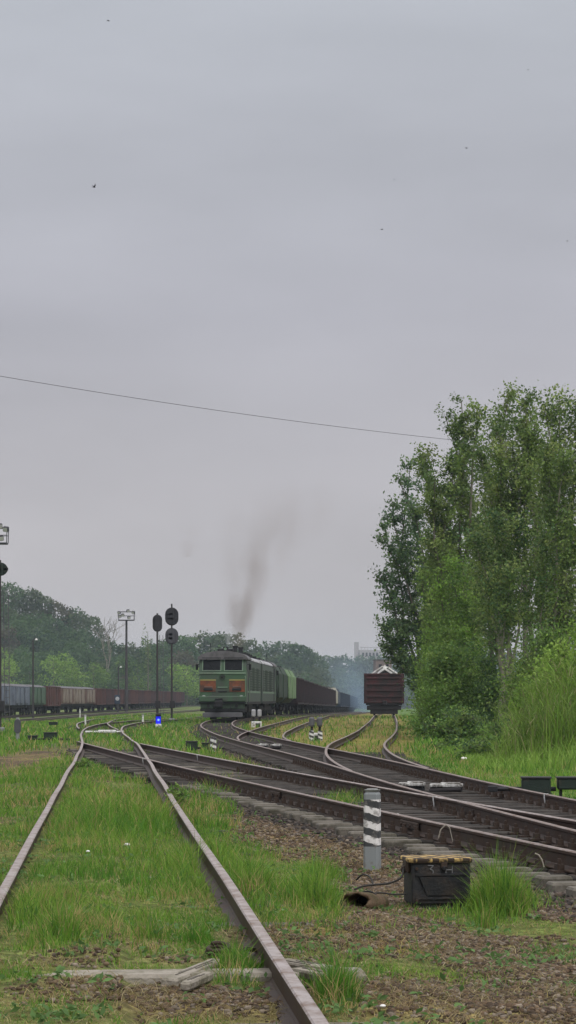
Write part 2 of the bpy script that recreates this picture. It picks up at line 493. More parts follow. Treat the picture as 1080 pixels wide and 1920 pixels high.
t1, r1l, r1r = track('old rusty railway track overgrown with grass, running up from the left foreground', L1, zr_mid, 0, (3.5, 400), (3.5, 400), M['rail_top'], M['rail_top'], .03)
t2, r2l, r2r = track('railway track crossing from right foreground to the overgrown rails on the left', L2, zr_flat, -.005, (8, 69), (8, 65.2), M['rail_dull'], M['rail_top'])
t3, r3l, r3r = track('main railway track leading to the green locomotive', L3, zr_main, -.010, (8, 640), (8, 640), M['rail_dull'], M['rail_dull'])
t4, r4l, r4r = track('railway track branching right to the lone red wagon', L4, zr_main, -.016, (41.2, 500), (42.8, 500), M['rail_dull'], M['rail_dull'])
t5, r5l, r5r = track('weedy railway track between the train and the lone red wagon', L5, zr_main, -.021, (71.5, 500), (70.5, 500), M['rail_dull'], M['rail_dull'])
t7, r7l, r7r = track('distant railway track curving behind the pair of round signals', L7, zr_mid, -.007, (98, 400), (94, 400), M['rail_top'], M['rail_top'])
t8, r8l, r8r = track('railway track under the parked wagons on the far left', L8, zr_low, 0, (150, 690), (150, 690), M['rail_dull'], M['rail_dull'])
t9, r9l, r9r = track('empty railway track in front of the parked wagons', L9, lambda d: -.5 + 0 * np.asarray(d), 0, (190, 460), (190, 460), M['rail_top'], M['rail_top'])

# sleepers
SL = -.188          # sleeper top below the rail heads
for d in np.arange(14.2, 66, .54):
    d = float(d)
    mb = MB()
    if d < 39.5:
        gap = float(L3.x(d) - L2.x(d))
        b = gap + 1.42
        a0 = -1.38 + random.uniform(-.06, .1); st_ = random.getstate()
        sleeper_box(mb, L2, d, SL, a0, -1.0, M['sleeper']); random.setstate(st_)
        sleeper_box(mb, L2, d, SL, -1.0, b, M['sleeper_dark'])
    else:
        sleeper_box(mb, L2, d, SL, -1.38 + random.uniform(-.05, .05), 1.38, M['sleeper_dark'] if random.random() < .6 else M['sleeper'])
    s = mb.build('sleeper', t2)
    if d < 46:
        for ln, off in ((L2, -.7975), (L2, .7975)) + (((L3, -.7975), (L3, .7975)) if d < 39.5 else ()):
            fb = MB(); fastening(fb, ln, d, off, 0); fb.build('fastening', s)
for d in np.arange(39.8, 92, .54):
    d = float(d); mb = MB()
    b = 1.38
    if 41 < d < 56: b = max(1.38, float(L4.x(d) - L3.x(d)) + 1.38)
    sleeper_box(mb, L3, d, SL, -1.38 + random.uniform(-.05, .05), b, M['sleeper_dark'])
    s = mb.build('sleeper', t3)
    if d < 52:
        for off in (-.7975, .7975):
            fb = MB(); fastening(fb, L3, d, off, 0); fb.build('fastening', s)
mb = MB()
for d in np.arange(92, 330, .6): sleeper_box(mb, L3, float(d), SL + float(zr_main(d)), -1.38, 1.38, M['sleeper_dark'])
tag(mb.build('sleepers', t3), kind='stuff')
for root, ln, zf, d0, d1, dz in ((t4, L4, zr_main, 56.5, 64, -.03), (t5, L5, zr_main, 95, 110, -.06), (t7, L7, zr_mid, 100, 240, -.01), (t1, L1, zr_mid, 68, 240, -.02)):
    mb = MB()
    for d in np.arange(d0, d1, .6): sleeper_box(mb, ln, float(d), SL + dz + float(zf(d)), -1.35, 1.35, M['sleeper_dark'])
    tag(mb.build('sleepers', root), kind='stuff')
# old track: a few timbers lie bare in the grass
for d, dz, m in ((10.1, -.165, 'sleeper'), (11.0, -.185, 'sleeper'), (11.75, -.118, 'sleeper_pale'), (12.55, -.178, 'sleeper'), (13.2, -.17, 'sleeper'), (14.6, -.17, 'sleeper'), (16.1, -.17, 'sleeper'), (18.5, -.17, 'sleeper'), (21.2, -.17, 'sleeper_dark'), (25, -.17, 'sleeper_dark'), (42, -.17, 'sleeper_dark'), (46, -.17, 'sleeper_dark'), (49, -.165, 'sleeper_dark'), (51, -.16, 'sleeper_dark'), (53, -.165, 'sleeper_dark')):
    mb = MB(); sleeper_box(mb, L1, d, dz, -1.3, 1.3, M[m]); s = mb.build('sleeper', t1)
for d in (9.6, 10.9, 11.75, 13.2, 16.1):
    pass
mk = dict(parent=r2r)
paint_mark(L2, .7975, gd(1415, 0), -.005, .16, r2r)
paint_mark(L2, -.7975, gd(1421, 0), -.005, .16, r2l)
paint_mark(L3, .7975, 30.9, -.010, .10, r3r)
paint_mark(L2, .7975, gd(1494, 0), -.005, .07, r2r)
# fish plates on the near rail of the crossing track
for d in (18.6, 25.0, 33.0):
    x, ang = sleeper_frame(L2, d)
    mb = MB(); T = Matrix.Translation((x, d, 0)) @ Matrix.Rotation(-ang, 4, 'Z')
    mb.box((-.7975 - .035, 0, -.09), (.036, .8, .085), M['iron'], T, bev=.012)
    for q in (-.3, -.1, .1, .3): mb.cyl((-.7975 - .058, q, -.09), .018, .02, M['iron'], 6, 'x', T)
    mb.build('fish_plate', r2l)

# ------------------------------------------------------------------ ground sheet
def cols():
    a = [-1500, -1000, -700, -480, -340, -240, -170, -125, -95, -75, -60, -50]
    a += list(np.arange(-42, -12, 1.0)) + list(np.arange(-12, -4, .3)) + list(np.arange(-4, 6.5, .1)) + list(np.arange(6.5, 14, .4)) + list(np.arange(14, 44, 1.2))
    a += [50, 60, 75, 95, 125, 170, 240, 340, 480, 700, 1000, 1500]
    return np.array(a)


def rows():
    a = list(np.arange(-40, 6, 4)) + list(np.arange(6, 24, .09)) + list(np.arange(24, 60, .2)) + list(np.arange(60, 120, .8)) + list(np.arange(120, 260, 2.0)) + list(np.geomspace(260, 2600, 34))
    return np.array(a)


def cov(X, d):
    """how the yard's surface is covered: grass, gravel, oily ballast, moss (0..1 each)"""
    x1 = L1.x(d); x2 = L2.x(np.minimum(d, 70)); x3 = L3.x(np.minimum(d, 600)); x4 = L4.x(np.clip(d, 42, 500))
    n1 = fbm(X, d, 1.6, 3); n2 = fbm(X, d * .6, .8, 13); n3 = fbm(X, d, 6, 23)
    bed2 = (1 - sm(1.5, 2.0, np.abs(X - x2))) * (1 - sm(60, 66, d)); wf_ = sm(66, 84, d); bed3 = (1 - sm(1.5 - .6 * wf_, 2.1 - .75 * wf_, np.abs(X - x3))) * (1 - .35 * wf_ * sm(.4, .6, fbm(X, d, 1.1, 251)))
    btw = ((X > x2) & (X < x3) & (d < 45)).astype(float)
    bed4 = (1 - sm(1.2, 1.8, np.abs(X - x4))) * (d > 44) * (1 - sm(49, 58, d))
    bed = np.maximum(np.maximum(bed2, bed3), np.maximum(bed4, btw))
    grass = sm(.36, .56, n1 * .6 + n3 * .4 + .08)
    in1 = (1 - sm(.7, .95, np.abs(X - x1)))
    grass = np.maximum(grass, in1 * sm(12.9, 13.4, d) * (1 - sm(40, 48, d)) * sm(.28, .45, n2 + .1))
    grass = grass * (1 - bed)

    def blob(g, px, py, rx, ry, amt, z=-.2):
        cx, cd = gp(px, py, z)
        rX = rx * cd / F; rD = max(abs(gd(py - ry, z) - cd), abs(cd - gd(py + ry, z)))
        w = np.exp(-(((X - cx) / rX) ** 2 + ((d - cd) / rD) ** 2) ** 1.5) * (1 if amt > 0 else -1) * abs(amt)
        return np.clip(g + w, 0, 1)
    # bare places and thick places measured on the photograph
    for a in ((500, 1530, 85, 28, -1), (650, 1640, 70, 70, -1), (600, 1772, 130, 28, -.8), (960, 1770, 150, 45, -1), (70, 1420, 110, 22, -1), (240, 1785, 110, 18, -.9),
              (540, 1895, 600, 30, -.75), (250, 1880, 220, 22, -.75), (880, 1870, 280, 40, -.7), (470, 1765, 90, 20, -.6), (200, 1545, 40, 14, -.6), (240, 1600, 60, 14, -.6), (400, 1590, 40, 20, -.7), (450, 1480, 60, 14, -.6), (100, 1640, 40, 20, -.5), (560, 1830, 90, 16, -.7), (780, 1720, 90, 20, -.7), (330, 1600, 26, 9, -.7), (560, 1490, 110, 22, -.85), (530, 1565, 90, 24, -.95), (725, 1605, 60, 50, -1), (650, 1560, 70, 20, -.9), (610, 1740, 60, 12, -.9), (50, 1800, 60, 12, -.6), (800, 1760, 160, 25, -.8), (400, 1440, 50, 10, -.5), (110, 1690, 30, 9, -.6), (200, 1500, 18, 8, -.7), (520, 1600, 40, 12, -.6), (30, 1640, 30, 12, -.6), (170, 1690, 40, 8, -.6), (350, 1690, 40, 8, -.5), (330, 1815, 60, 8, -.8), (560, 1590, 60, 25, .0),
              (470, 1650, 55, 55, .9), (590, 1670, 50, 60, 1), (935, 1690, 55, 35, 1), (630, 1880, 45, 40, .9), (400, 1520, 40, 40, .6), (400, 1470, 45, 25, .5), (640, 1500, 40, 20, .7),
              (250, 1620, 160, 90, .9), (60, 1760, 70, 70, .8), (440, 1840, 45, 25, .8), (130, 1830, 90, 20, -.5), (330, 1720, 100, 35, .6), (560, 1420, 100, 10, -.2)):
        grass = blob(grass, *a)
    # right verge and left field
    verge = sm(1.3, 1.9, X - np.where(d > 46, x4, x3)) * sm(28, 33, d)
    grass = np.maximum(grass, verge)
    field = sm(66, 74, d) * (X < x3 - 2.2) * sm(.3, .5, n3 + .1)
    grass = np.maximum(grass, field * (1 - sm(200, 260, d) * .3))
    mid = (X > x3 + 1.7) & (X < x4 + 1.6) & (d > 58)
    moss = mid * 1.0
    grass = np.where(mid, grass * .35, grass)
    return np.clip(grass, 0, 1), bed, moss, verge, n1, n2, n3


gx, gy = cols(), rows()
GX, GY = np.meshgrid(gx, gy)
GZ = ground_z(GX, GY)
g_, bed_, moss_, verge_, n1_, n2_, n3_ = cov(GX, GY)


def mixc(a, b, t): return a * (1 - t[..., None]) + np.array(b) * t[..., None]


C = np.zeros(GX.shape + (3,)) + np.array((.13, .092, .06))
C = mixc(C, (.235, .17, .085), sm(.45, .7, n2_) * .8)
C = mixc(C, (.085, .06, .042), sm(.5, .65, n1_))
C = mixc(C, (.17, .165, .045), sm(.54, .68, fbm(GX, GY, 1.0, 261)) * .75)
wf = 1 - sm(10.4, 11.4, GY)
C = mixc(C, (.27, .19, .085), wf * (.45 + .5 * n2_) * (1 - bed_))
cx, cd = gp(660, 1772); w = np.exp(-(((GX - cx) / .5) ** 2 + ((GY - cd) / .8) ** 2))
C = mixc(C, (.25, .12, .03), np.clip(w * 1.2 * sm(.3, .6, n2_), 0, .9))
C = mixc(C, (.052, .043, .037), bed_ * (.9 - .25 * n1_))
C = mixc(C, (.215, .19, .045), moss_ * (.8 + .2 * n2_) * (1 - bed_))
C = mixc(C, (.19, .12, .05), moss_ * sm(.45, .62, n3_) * .75 * (1 - bed_))
C = mixc(C, (.10, .135, .032), g_ * .8)
C = mixc(C, (.09, .17, .03), verge_ * .8)
C = mixc(C, (.10, .15, .045), sm(60, 75, GY) * (GX < L3.x(np.minimum(GY, 600)) - 2.3) * .5)
nr, nc = GX.shape
ii = np.arange(nr * nc).reshape(nr, nc)
quads = np.stack([ii[:-1, :-1], ii[:-1, 1:], ii[1:, 1:], ii[1:, :-1]], -1).reshape(-1, 4)


def ground_mat():
    m = bpy.data.materials.new('yard soil and gravel')
    n, l = nodes_of(m); p = n['Principled BSDF']; p.inputs['Roughness'].default_value = .95; p.inputs['Specular IOR Level'].default_value = .15
    a = n.new('ShaderNodeAttribute'); a.attribute_name = 'tint'
    tc = n.new('ShaderNodeTexCoord')
    vo = n.new('ShaderNodeTexVoronoi'); vo.inputs['Scale'].default_value = 22; l.new(tc.outputs['Object'], vo.inputs['Vector'])
    nz = n.new('ShaderNodeTexNoise'); nz.inputs['Scale'].default_value = 14; nz.inputs['Detail'].default_value = 8; l.new(tc.outputs['Object'], nz.inputs['Vector'])
    n2 = n.new('ShaderNodeTexNoise'); n2.inputs['Scale'].default_value = 1.1; n2.inputs['Detail'].default_value = 8; l.new(tc.outputs['Object'], n2.inputs['Vector'])
    hs = n.new('ShaderNodeSeparateColor'); l.new(vo.outputs['Color'], hs.inputs['Color'])
    ml = n.new('ShaderNodeMath'); ml.operation = 'MULTIPLY_ADD'; l.new(hs.outputs[0], ml.inputs[0]); ml.inputs[1].default_value = .55; ml.inputs[2].default_value = .45
    m2 = n.new('ShaderNodeMath'); m2.operation = 'MULTIPLY_ADD'; l.new(nz.outputs['Fac'], m2.inputs[0]); m2.inputs[1].default_value = 1.2; m2.inputs[2].default_value = .1
    m3 = n.new('ShaderNodeMath'); m3.operation = 'MULTIPLY_ADD'; l.new(n2.outputs['Fac'], m3.inputs[0]); m3.inputs[1].default_value = 1.2; m3.inputs[2].default_value = .5
    mm = n.new('ShaderNodeMath'); mm.operation = 'MULTIPLY'; l.new(ml.outputs[0], mm.inputs[0]); l.new(m2.outputs[0], mm.inputs[1])
    mn = n.new('ShaderNodeMath'); mn.operation = 'MULTIPLY'; l.new(mm.outputs[0], mn.inputs[0]); l.new(m3.outputs[0], mn.inputs[1])
    mx = n.new('ShaderNodeVectorMath'); mx.operation = 'SCALE'; l.new(a.outputs['Color'], mx.inputs[0]); l.new(mn.outputs[0], mx.inputs['Scale'])
    sc = n.new('ShaderNodeVectorMath'); sc.operation = 'SCALE'; l.new(mx.outputs[0], sc.inputs[0]); sc.inputs['Scale'].default_value = 1.75
    l.new(sc.outputs[0], p.inputs['Base Color'])
    b = n.new('ShaderNodeBump'); b.inputs['Strength'].default_value = .8; b.inputs['Distance'].default_value = .03
    l.new(vo.outputs['Distance'], b.inputs['Height']); l.new(b.outputs['Normal'], p.inputs['Normal'])
    return m


ground = quick_mesh('ground', np.stack([GX, GY, GZ], -1).reshape(-1, 3), quads, None, [ground_mat()], C.reshape(-1, 3), smooth=True)
tag(ground, kind='structure')

# ------------------------------------------------------------------ scatter: stones
def in_view(X, d, m=.8): return np.abs(X) < d * .1298 + m


def ico():
    t = (1 + 5 ** .5) / 2
    v = np.array([(-1, t, 0), (1, t, 0), (-1, -t, 0), (1, -t, 0), (0, -1, t), (0, 1, t), (0, -1, -t), (0, 1, -t), (t, 0, -1), (t, 0, 1), (-t, 0, -1), (-t, 0, 1)], float)
    v /= np.linalg.norm(v[0])
    f = np.array([(0, 11, 5), (0, 5, 1), (0, 1, 7), (0, 7, 10), (0, 10, 11), (1, 5, 9), (5, 11, 4), (11, 10, 2), (10, 7, 6), (7, 1, 8), (3, 9, 4), (3, 4, 2), (3, 2, 6), (3, 6, 8), (3, 8, 9), (4, 9, 5), (2, 4, 11), (6, 2, 10), (8, 6, 7), (9, 8, 1)])
    return v, f


def stones(name, n, d0, d1, size, keep, colors):
    u = RNG.random(n * 6); d = d0 + (d1 - d0) * u ** 1.5
    X = (RNG.random(n * 6) * 2 - 1) * (d * .1298 + .8)
    g, bed, moss, verge, a, b, c = cov(X, d)
    ok = RNG.random(n * 6) < keep(g, bed, moss, verge, a, X, d)
    X = X[ok][:n]; d = d[ok][:n]; k = len(X)
    z = ground_z(X, d)
    V, Fc = ico()
    s = size[0] + (size[1] - size[0]) * RNG.random(k) ** 2.0
    sc = s[:, None] * (.65 + .7 * RNG.random((k, 3))); sc[:, 2] *= .7
    vj = V[None] * (1 + (RNG.random((k, 12, 1)) - .5) * .5) * sc[:, None, :]
    an = RNG.random(k) * 2 * PI; ca, sa = np.cos(an)[:, None], np.sin(an)[:, None]
    x = vj[..., 0] * ca - vj[..., 1] * sa; y = vj[..., 0] * sa + vj[..., 1] * ca
    vs = np.stack([x + X[:, None], y + d[:, None], vj[..., 2] + z[:, None] + s[:, None] * .25], -1).reshape(-1, 3)
    fs = (Fc[None] + (np.arange(k) * 12)[:, None, None]).reshape(-1, 3)
    cols_ = np.array(colors)[RNG.integers(0, len(colors), k)] * (.7 + .7 * RNG.random((k, 1)))
    o = quick_mesh(name, vs, None, fs, [M['stone_tint']], np.repeat(cols_, 12, 0))
    tag(o, kind='stuff'); return o


def stone_tint():
    m = bpy.data.materials.new('ballast stones')
    n, l = nodes_of(m); p = n['Principled BSDF']; p.inputs['Roughness'].default_value = .92; p.inputs['Specular IOR Level'].default_value = .2
    a = n.new('ShaderNodeAttribute'); a.attribute_name = 'tint'
    tc = n.new('ShaderNodeTexCoord'); nz = n.new('ShaderNodeTexNoise'); nz.inputs['Scale'].default_value = 40; nz.inputs['Detail'].default_value = 4; l.new(tc.outputs['Object'], nz.inputs['Vector'])
    mm = n.new('ShaderNodeMath'); mm.operation = 'MULTIPLY_ADD'; l.new(nz.outputs['Fac'], mm.inputs[0]); mm.inputs[1].default_value = 1.0; mm.inputs[2].default_value = .5
    mx = n.new('ShaderNodeVectorMath'); mx.operation = 'SCALE'; l.new(a.outputs['Color'], mx.inputs[0]); l.new(mm.outputs[0], mx.inputs['Scale'])
    l.new(mx.outputs[0], p.inputs['Base Color'])
    return m


M['stone_tint'] = stone_tint()
gk = lambda g, bed, moss, v, a, X, d: np.where((X > L1.x(d) + .9) | (d < 13.5), np.clip(1 - g * 1.1, 0, 1) * (1 - bed) * (.3 + .7 * sm(.0, 1.0, X - L1.x(d) - .6)), .12 * (1 - g) * (1 - bed))
GC = [(.098, .066, .042), (.075, .053, .037), (.13, .092, .058), (.055, .04, .03), (.17, .14, .11)]
stones('gravel', 60000, 8.5, 20, (.004, .021), lambda *q: gk(*q) * (.25 + .75 * sm(.38, .58, fbm(q[5], q[6], .8, 151))) * (.22 + .78 * sm(10.6, 11.3, q[6] + .35 * (q[5] < L1.x(q[6]) + .7))), GC)
stones('coarse_gravel', 20000, 16, 40, (.008, .026), gk, GC)
stones('track_ballast', 26000, 13, 75, (.015, .038), lambda g, bed, moss, v, a, X, d: bed, [(.055, .045, .04), (.04, .034, .031), (.075, .056, .046), (.033, .029, .028), (.10, .085, .075)])


# ------------------------------------------------------------------ grass
def blades(X, d, z, h, w, lean, tint, seg=2):
    k = len(X)
    an = RNG.random(k) * 2 * PI                       # blade facing
    la = RNG.random(k) * 2 * PI
    lx = np.cos(la) * lean * h; ly = np.sin(la) * lean * h
    wx = np.cos(an) * w * .5; wy = np.sin(an) * w * .5
    ts = [0, .5, 1.0]; vs = np.zeros((k, 5, 3)); tt = np.zeros((k, 5, 3))
    for i, t in enumerate(ts):
        bx = X + lx * t * t; by = d + ly * t * t; bz = z - .02 + h * (t - .25 * lean * t * t)
        if t < 1:
            ww = 1 - .35 * t
            vs[:, i * 2] = np.stack([bx - wx * ww, by - wy * ww, bz], -1); vs[:, i * 2 + 1] = np.stack([bx + wx * ww, by + wy * ww, bz], -1)
        else:
            vs[:, 4] = np.stack([bx, by, bz], -1)
    tt[:] = tint[:, None, :]
    b = (np.arange(k) * 5)[:, None]
    q = b + np.array([0, 1, 3, 2]); tr = b + np.array([2, 3, 4])
    return vs.reshape(-1, 3), q, tr, tt.reshape(-1, 3)


def grass_tint(k, X, d, dry):
    n = sm(.3, .7, fbm(X, d, 1.3, 41))[:, None]
    a = np.array((.105, .245, .028)); b = np.array((.185, .315, .045)); c = np.array((.38, .31, .13)); e = np.array((.07, .185, .032))
    t = a * (1 - n) + b * n
    r = RNG.random((k, 1))
    t = np.where(r < .22, e, t)
    t = np.where(RNG.random((k, 1)) < dry[:, None], c, t)
    return t * (.75 + .5 * RNG.random((k, 1)))


parts = []


def scatter(n, d0, d1, powr, hfun, wfun, margin=.8, keep=None, dry=.08, lean=(.15, .75)):
    d = d0 + (d1 - d0) * RNG.random(n) ** powr
    X = (RNG.random(n) * 2 - 1) * (d * .1298 + margin)
    g, bed, moss, verge, a, b, c = cov(X, d)
    pr = g if keep is None else keep(g, bed, moss, verge, a, X, d)
    # thinner right beside and under the rails so that the heads stay clear
    for ln in (L1,):
        r = np.minimum(np.abs(X - ln.x(d) - .7975), np.abs(X - ln.x(d) + .7975))
        pr = pr * np.where(d < 95, sm(.05, .14, r), 1)
    ok = RNG.random(n) < pr
    X, d, g = X[ok], d[ok], g[ok]; k = len(X)
    z = ground_z(X, d)
    h = hfun(X, d, k) * (.55 + .9 * RNG.random(k)); w = wfun(d)
    ln = lean[0] + (lean[1] - lean[0]) * RNG.random(k)
    dr = np.clip(dry + .5 * (1 - g) * (fbm(X, d, .9, 61) > .5) + .45 * sm(.58, .7, fbm(X, d, 1.1, 231)), 0, .8)
    parts.append(blades(X, d, z, h, w, ln, grass_tint(k, X, d, dr)))


def clump_h(X, d):
    """taller where the photograph shows tall tufts"""
    h = np.zeros_like(X)
    for px, py, rx, rd, a in ((935, 1695, 55, .5, .46), (590, 1700, 42, .7, .30), (470, 1680, 40, 1.1, .26), (630, 1900, 40, .4, .26), (180, 1560, 90, 3, .16), (380, 1640, 50, 2, .22), (440, 1850, 40, .4, .18), (270, 1560, 90, 4, .16), (400, 1480, 40, 3, .2), (640, 1520, 40, 2, .22), (60, 1740, 60, 1.2, .16), (110, 1790, 40, .8, .15), (860, 1690, 25, .3, .0)):
        cx, cd = gp(px, py, -.24)
        h = h + a * np.exp(-(((X - cx) / (rx * cd / F)) ** 2 + ((d - cd) / rd) ** 2))
    return h


hn = lambda X, d, k: (.03 + .085 * sm(.35, .75, fbm(X, d, .7, 71))) * (.6 + .4 * sm(12.5, 14, d)) + clump_h(X, d)
scatter(150000, 8.6, 26, 1.35, hn, lambda d: .0035 + d * .00016)
scatter(70000, 8.6, 22, 1.3, lambda X, d, k: .015 + .04 * RNG.random(k), lambda d: .004 + d * .0002, keep=lambda g, b, m, v, a, X, d: (.10 + .5 * sm(.45, .65, fbm(X, d, .5, 91))) * (1 - b), dry=.5)
scatter(90000, 26, 62, 1.2, lambda X, d, k: .05 + .13 * sm(.3, .7, fbm(X, d, .9, 71)) + clump_h(X, d) * .8, lambda d: .006 + d * .0002)
scatter(60000, 62, 230, 1.3, lambda X, d, k: .12 + .16 * RNG.random(k), lambda d: .02 + d * .00025, margin=4)
# trampled dry straw on the bare places
n = 110000
d = 8.7 + 24 * RNG.random(n) ** 1.9; X = (RNG.random(n) * 2 - 1) * (d * .1298 + .8)
g, bed, *_r = cov(X, d)
k_ = RNG.random(n) < np.clip(1.0 - .75 * g, 0, 1) * (1 - bed) * np.maximum(sm(.40, .58, fbm(X, d, .7, 181)), .75 * (1 - sm(10.3, 11.2, d))); X, d = X[k_], d[k_]; n = len(X)
sc_ = np.array([(.34, .27, .13), (.26, .19, .09), (.42, .35, .20), (.22, .20, .07)])[RNG.integers(0, 4, n)] * (.65 + .5 * RNG.random((n, 1)))
parts.append(blades(X, d, ground_z(X, d) + .012, .03 + .06 * RNG.random(n), .003 + d * .00018, 1.0 + 1.6 * RNG.random(n), sc_))
# tall tufts
for px, py, rx, n, h in ((935, 1700, 42, 1500, .50), (592, 1712, 40, 1000, .32), (474, 1690, 36, 900, .27), (632, 1905, 36, 700, .24), (445, 1850, 40, 600, .18), (505, 1840, 22, 200, .12), (610, 1640, 40, 500, .24), (660, 1507, 35, 350, .3), (905, 1720, 25, 200, .25), (820, 1716, 45, 130, .12), (700, 1745, 60, 160, .1), (712, 1830, 60, 120, .08), (120, 1800, 30, 500, .22), (370, 1790, 30, 400, .15), (290, 1780, 30, 300, .14)):
    cx, cd = gp(px, py, -.24); rX = rx * cd / F
    n = int(n * .8); u = RNG.uniform(-1.15, 1.15, n); v = RNG.uniform(-1, 1, n)
    X = cx + u * rX; d = cd + v * rX * 1.5
    z = ground_z(X, d); edge = np.clip(1.1 - (u * u + v * v) * .55, .25, 1) * (.45 + 1.0 * fbm(X, d, .16, 171))
    hh = h * edge * (.5 + .7 * RNG.random(n))
    parts.append(blades(X, d, z, hh, np.full(n, .0065), .04 + .75 * RNG.random(n) ** 2.2, grass_tint(n, X, d, np.full(n, .08))))


def join_blades(name, parts, material):
    off = 0; V = []; Q = []; T = []; Cc = []
    for v, q, t, c in parts:
        V.append(v); Q.append(q + off); T.append(t + off); Cc.append(c); off += len(v)
    return quick_mesh(name, np.concatenate(V), np.concatenate(Q), np.concatenate(T), [material], np.concatenate(Cc))


tag(join_blades('grass', parts, M['grass']), kind='stuff')

# broad-leaved weeds low in the grass
def leaf_quads(P, size, tint, flat=0.0, asp=.55):
    k = len(P)
    n = RNG.normal(0, 1, (k, 3)); n[:, 2] = np.abs(n[:, 2]) + flat; n /= np.linalg.norm(n, axis=1)[:, None]
    r = RNG.normal(0, 1, (k, 3)); a = np.cross(n, r); a /= np.linalg.norm(a, axis=1)[:, None] + 1e-9; b = np.cross(n, a)
    s = np.broadcast_to(np.asarray(size, float), (k,))[:, None]
    vs = np.stack([P - a * s * .5, P - b * s * asp * .5 + n * s * .06, P + a * s * .5, P + b * s * asp * .5 + n * s * .06], 1).reshape(-1, 3)
    q = (np.arange(k) * 4)[:, None] + np.arange(4)
    return vs, q, np.repeat(tint, 4, 0)


n = 9000
d = 9 + 22 * RNG.random(n) ** 1.5; X = (RNG.random(n) * 2 - 1) * (d * .13 + .5)
g, bed, *_r = cov(X, d)
keep = RNG.random(n) < sm(.54, .68, fbm(X, d, .45, 131)) * (1 - bed) * .55
X, d = X[keep], d[keep]
X = np.repeat(X, 4) + RNG.normal(0, .02, len(X) * 4); d = np.repeat(d, 4) + RNG.normal(0, .02, len(d) * 4)
P = np.stack([X, d, ground_z(X, d) + .01 + .05 * RNG.random(len(X))], -1)
vs, q, tt = leaf_quads(P, .03 + .035 * RNG.random(len(X)), np.array((.115, .21, .065)) * (.7 + .7 * RNG.random((len(X), 1))), .8, .5)
tag(quick_mesh('weeds', vs, q, None, [M['leaf']], tt), kind='stuff')

# ------------------------------------------------------------------ world, sun, camera
def make_world():
    w = bpy.data.worlds.new('World'); SC.world = w; w.use_nodes = True
    n, l = w.node_tree.nodes, w.node_tree.links
    bg = n['Background']; bg.inputs['Strength'].default_value = .1
    sky = n.new('ShaderNodeTexSky'); sky.sky_type = 'NISHITA'; sky.sun_disc = False
    sky.sun_elevation = R(52); sky.sun_rotation = R(150); sky.air_density = 1.5; sky.dust_density = 3
    tc = n.new('ShaderNodeTexCoord'); sp = n.new('ShaderNodeSeparateXYZ'); l.new(tc.outputs['Generated'], sp.inputs['Vector'])
    rp = n.new('ShaderNodeValToRGB')          # an even overcast: brighter towards the zenith
    e = rp.color_ramp.elements
    e[0].position = 0; e[0].color = (.54, .515, .525, 1)
    e[1].position = 1; e[1].color = (1.55, 1.54, 1.56, 1)
    for p, c in ((.09, (.49, .475, .505)), (.17, (.455, .453, .502)), (.30, (.49, .51, .56)), (.5, (.95, .955, .98))):
        q = e.new(p); q.color = (*c, 1)
    l.new(sp.outputs['Z'], rp.inputs['Fac'])
    mp = n.new('ShaderNodeMapping'); mp.inputs['Scale'].default_value = (2.6, 2.6, 9); l.new(tc.outputs['Generated'], mp.inputs['Vector'])
    nz = n.new('ShaderNodeTexNoise'); nz.inputs['Scale'].default_value = 1.6; nz.inputs['Detail'].default_value = 5; nz.inputs['Roughness'].default_value = .5
    l.new(mp.outputs['Vector'], nz.inputs['Vector'])
    ma = n.new('ShaderNodeMath'); ma.operation = 'MULTIPLY_ADD'; l.new(nz.outputs['Fac'], ma.inputs[0]); ma.inputs[1].default_value = 4.4; ma.inputs[2].default_value = 7.9
    sc = n.new('ShaderNodeVectorMath'); sc.operation = 'SCALE'; l.new(rp.outputs['Color'], sc.inputs[0]); l.new(ma.outputs[0], sc.inputs['Scale'])
    mx = n.new('ShaderNodeMix'); mx.data_type = 'RGBA'; mx.inputs['Factor'].default_value = .96
    l.new(sky.outputs['Color'], mx.inputs['A']); l.new(sc.outputs[0], mx.inputs['B'])
    l.new(mx.outputs['Result'], bg.inputs['Color'])


make_world()
sun = bpy.data.lights.new('sun', 'SUN'); sun.energy = 1.5; sun.angle = R(25); sun.color = (1, .96, .9)
so = bpy.data.objects.new('sun', sun); COL.objects.link(so)
so.rotation_euler = (R(38), 0, R(30))
cam = bpy.data.cameras.new('camera'); cam.sensor_fit = 'VERTICAL'; cam.sensor_height = 36
cam.lens = 36 * F / 1920; cam.shift_y = (HZ - 960) / 1920; cam.clip_start = .5; cam.clip_end = 8000
co = bpy.data.objects.new('camera', cam); COL.objects.link(co); co.location = (0, 0, CAM_H); co.rotation_euler = (R(90), 0, 0)
SC.camera = co
vs_ = SC.view_settings; vs_.view_transform = 'Standard'; vs_.look = 'None'; vs_.gamma = 1; vs_.exposure = 0.0; vs_.use_curve_mapping = False
SC.cycles.max_bounces = 6; SC.cycles.diffuse_bounces = 3; SC.cycles.glossy_bounces = 2; SC.cycles.transmission_bounces = 4; SC.cycles.transparent_max_bounces = 12
SC.cycles.volume_bounces = 0; SC.cycles.volume_step_rate = 2.0; SC.cycles.volume_max_steps = 256
SC.cycles.use_denoising = True


def gz(x, d): return float(ground_z(np.array([x]), np.array([d]))[0])


def ground_at(px, d): 
    x = (px - 540) * d / F
    return Vector((x, d, gz(x, d)))


# ------------------------------------------------------------------ near objects
# striped marker post
p = ground_at(698, 20.8)
t = thing('marker_post', 'tall concrete post with slanted black and white bands beside the crossing rails', 'post', p, R(-14))
mb = MB(); mb.box((0, 0, .31), (.15, .15, .84), M['post_stripes'], bev=.022, taper=.94); mb.build('shaft', t)
mb = MB(); mb.box((0, 0, .745), (.142, .142, .03), M['concrete'], bev=.02, taper=.8); mb.build('cap', t)
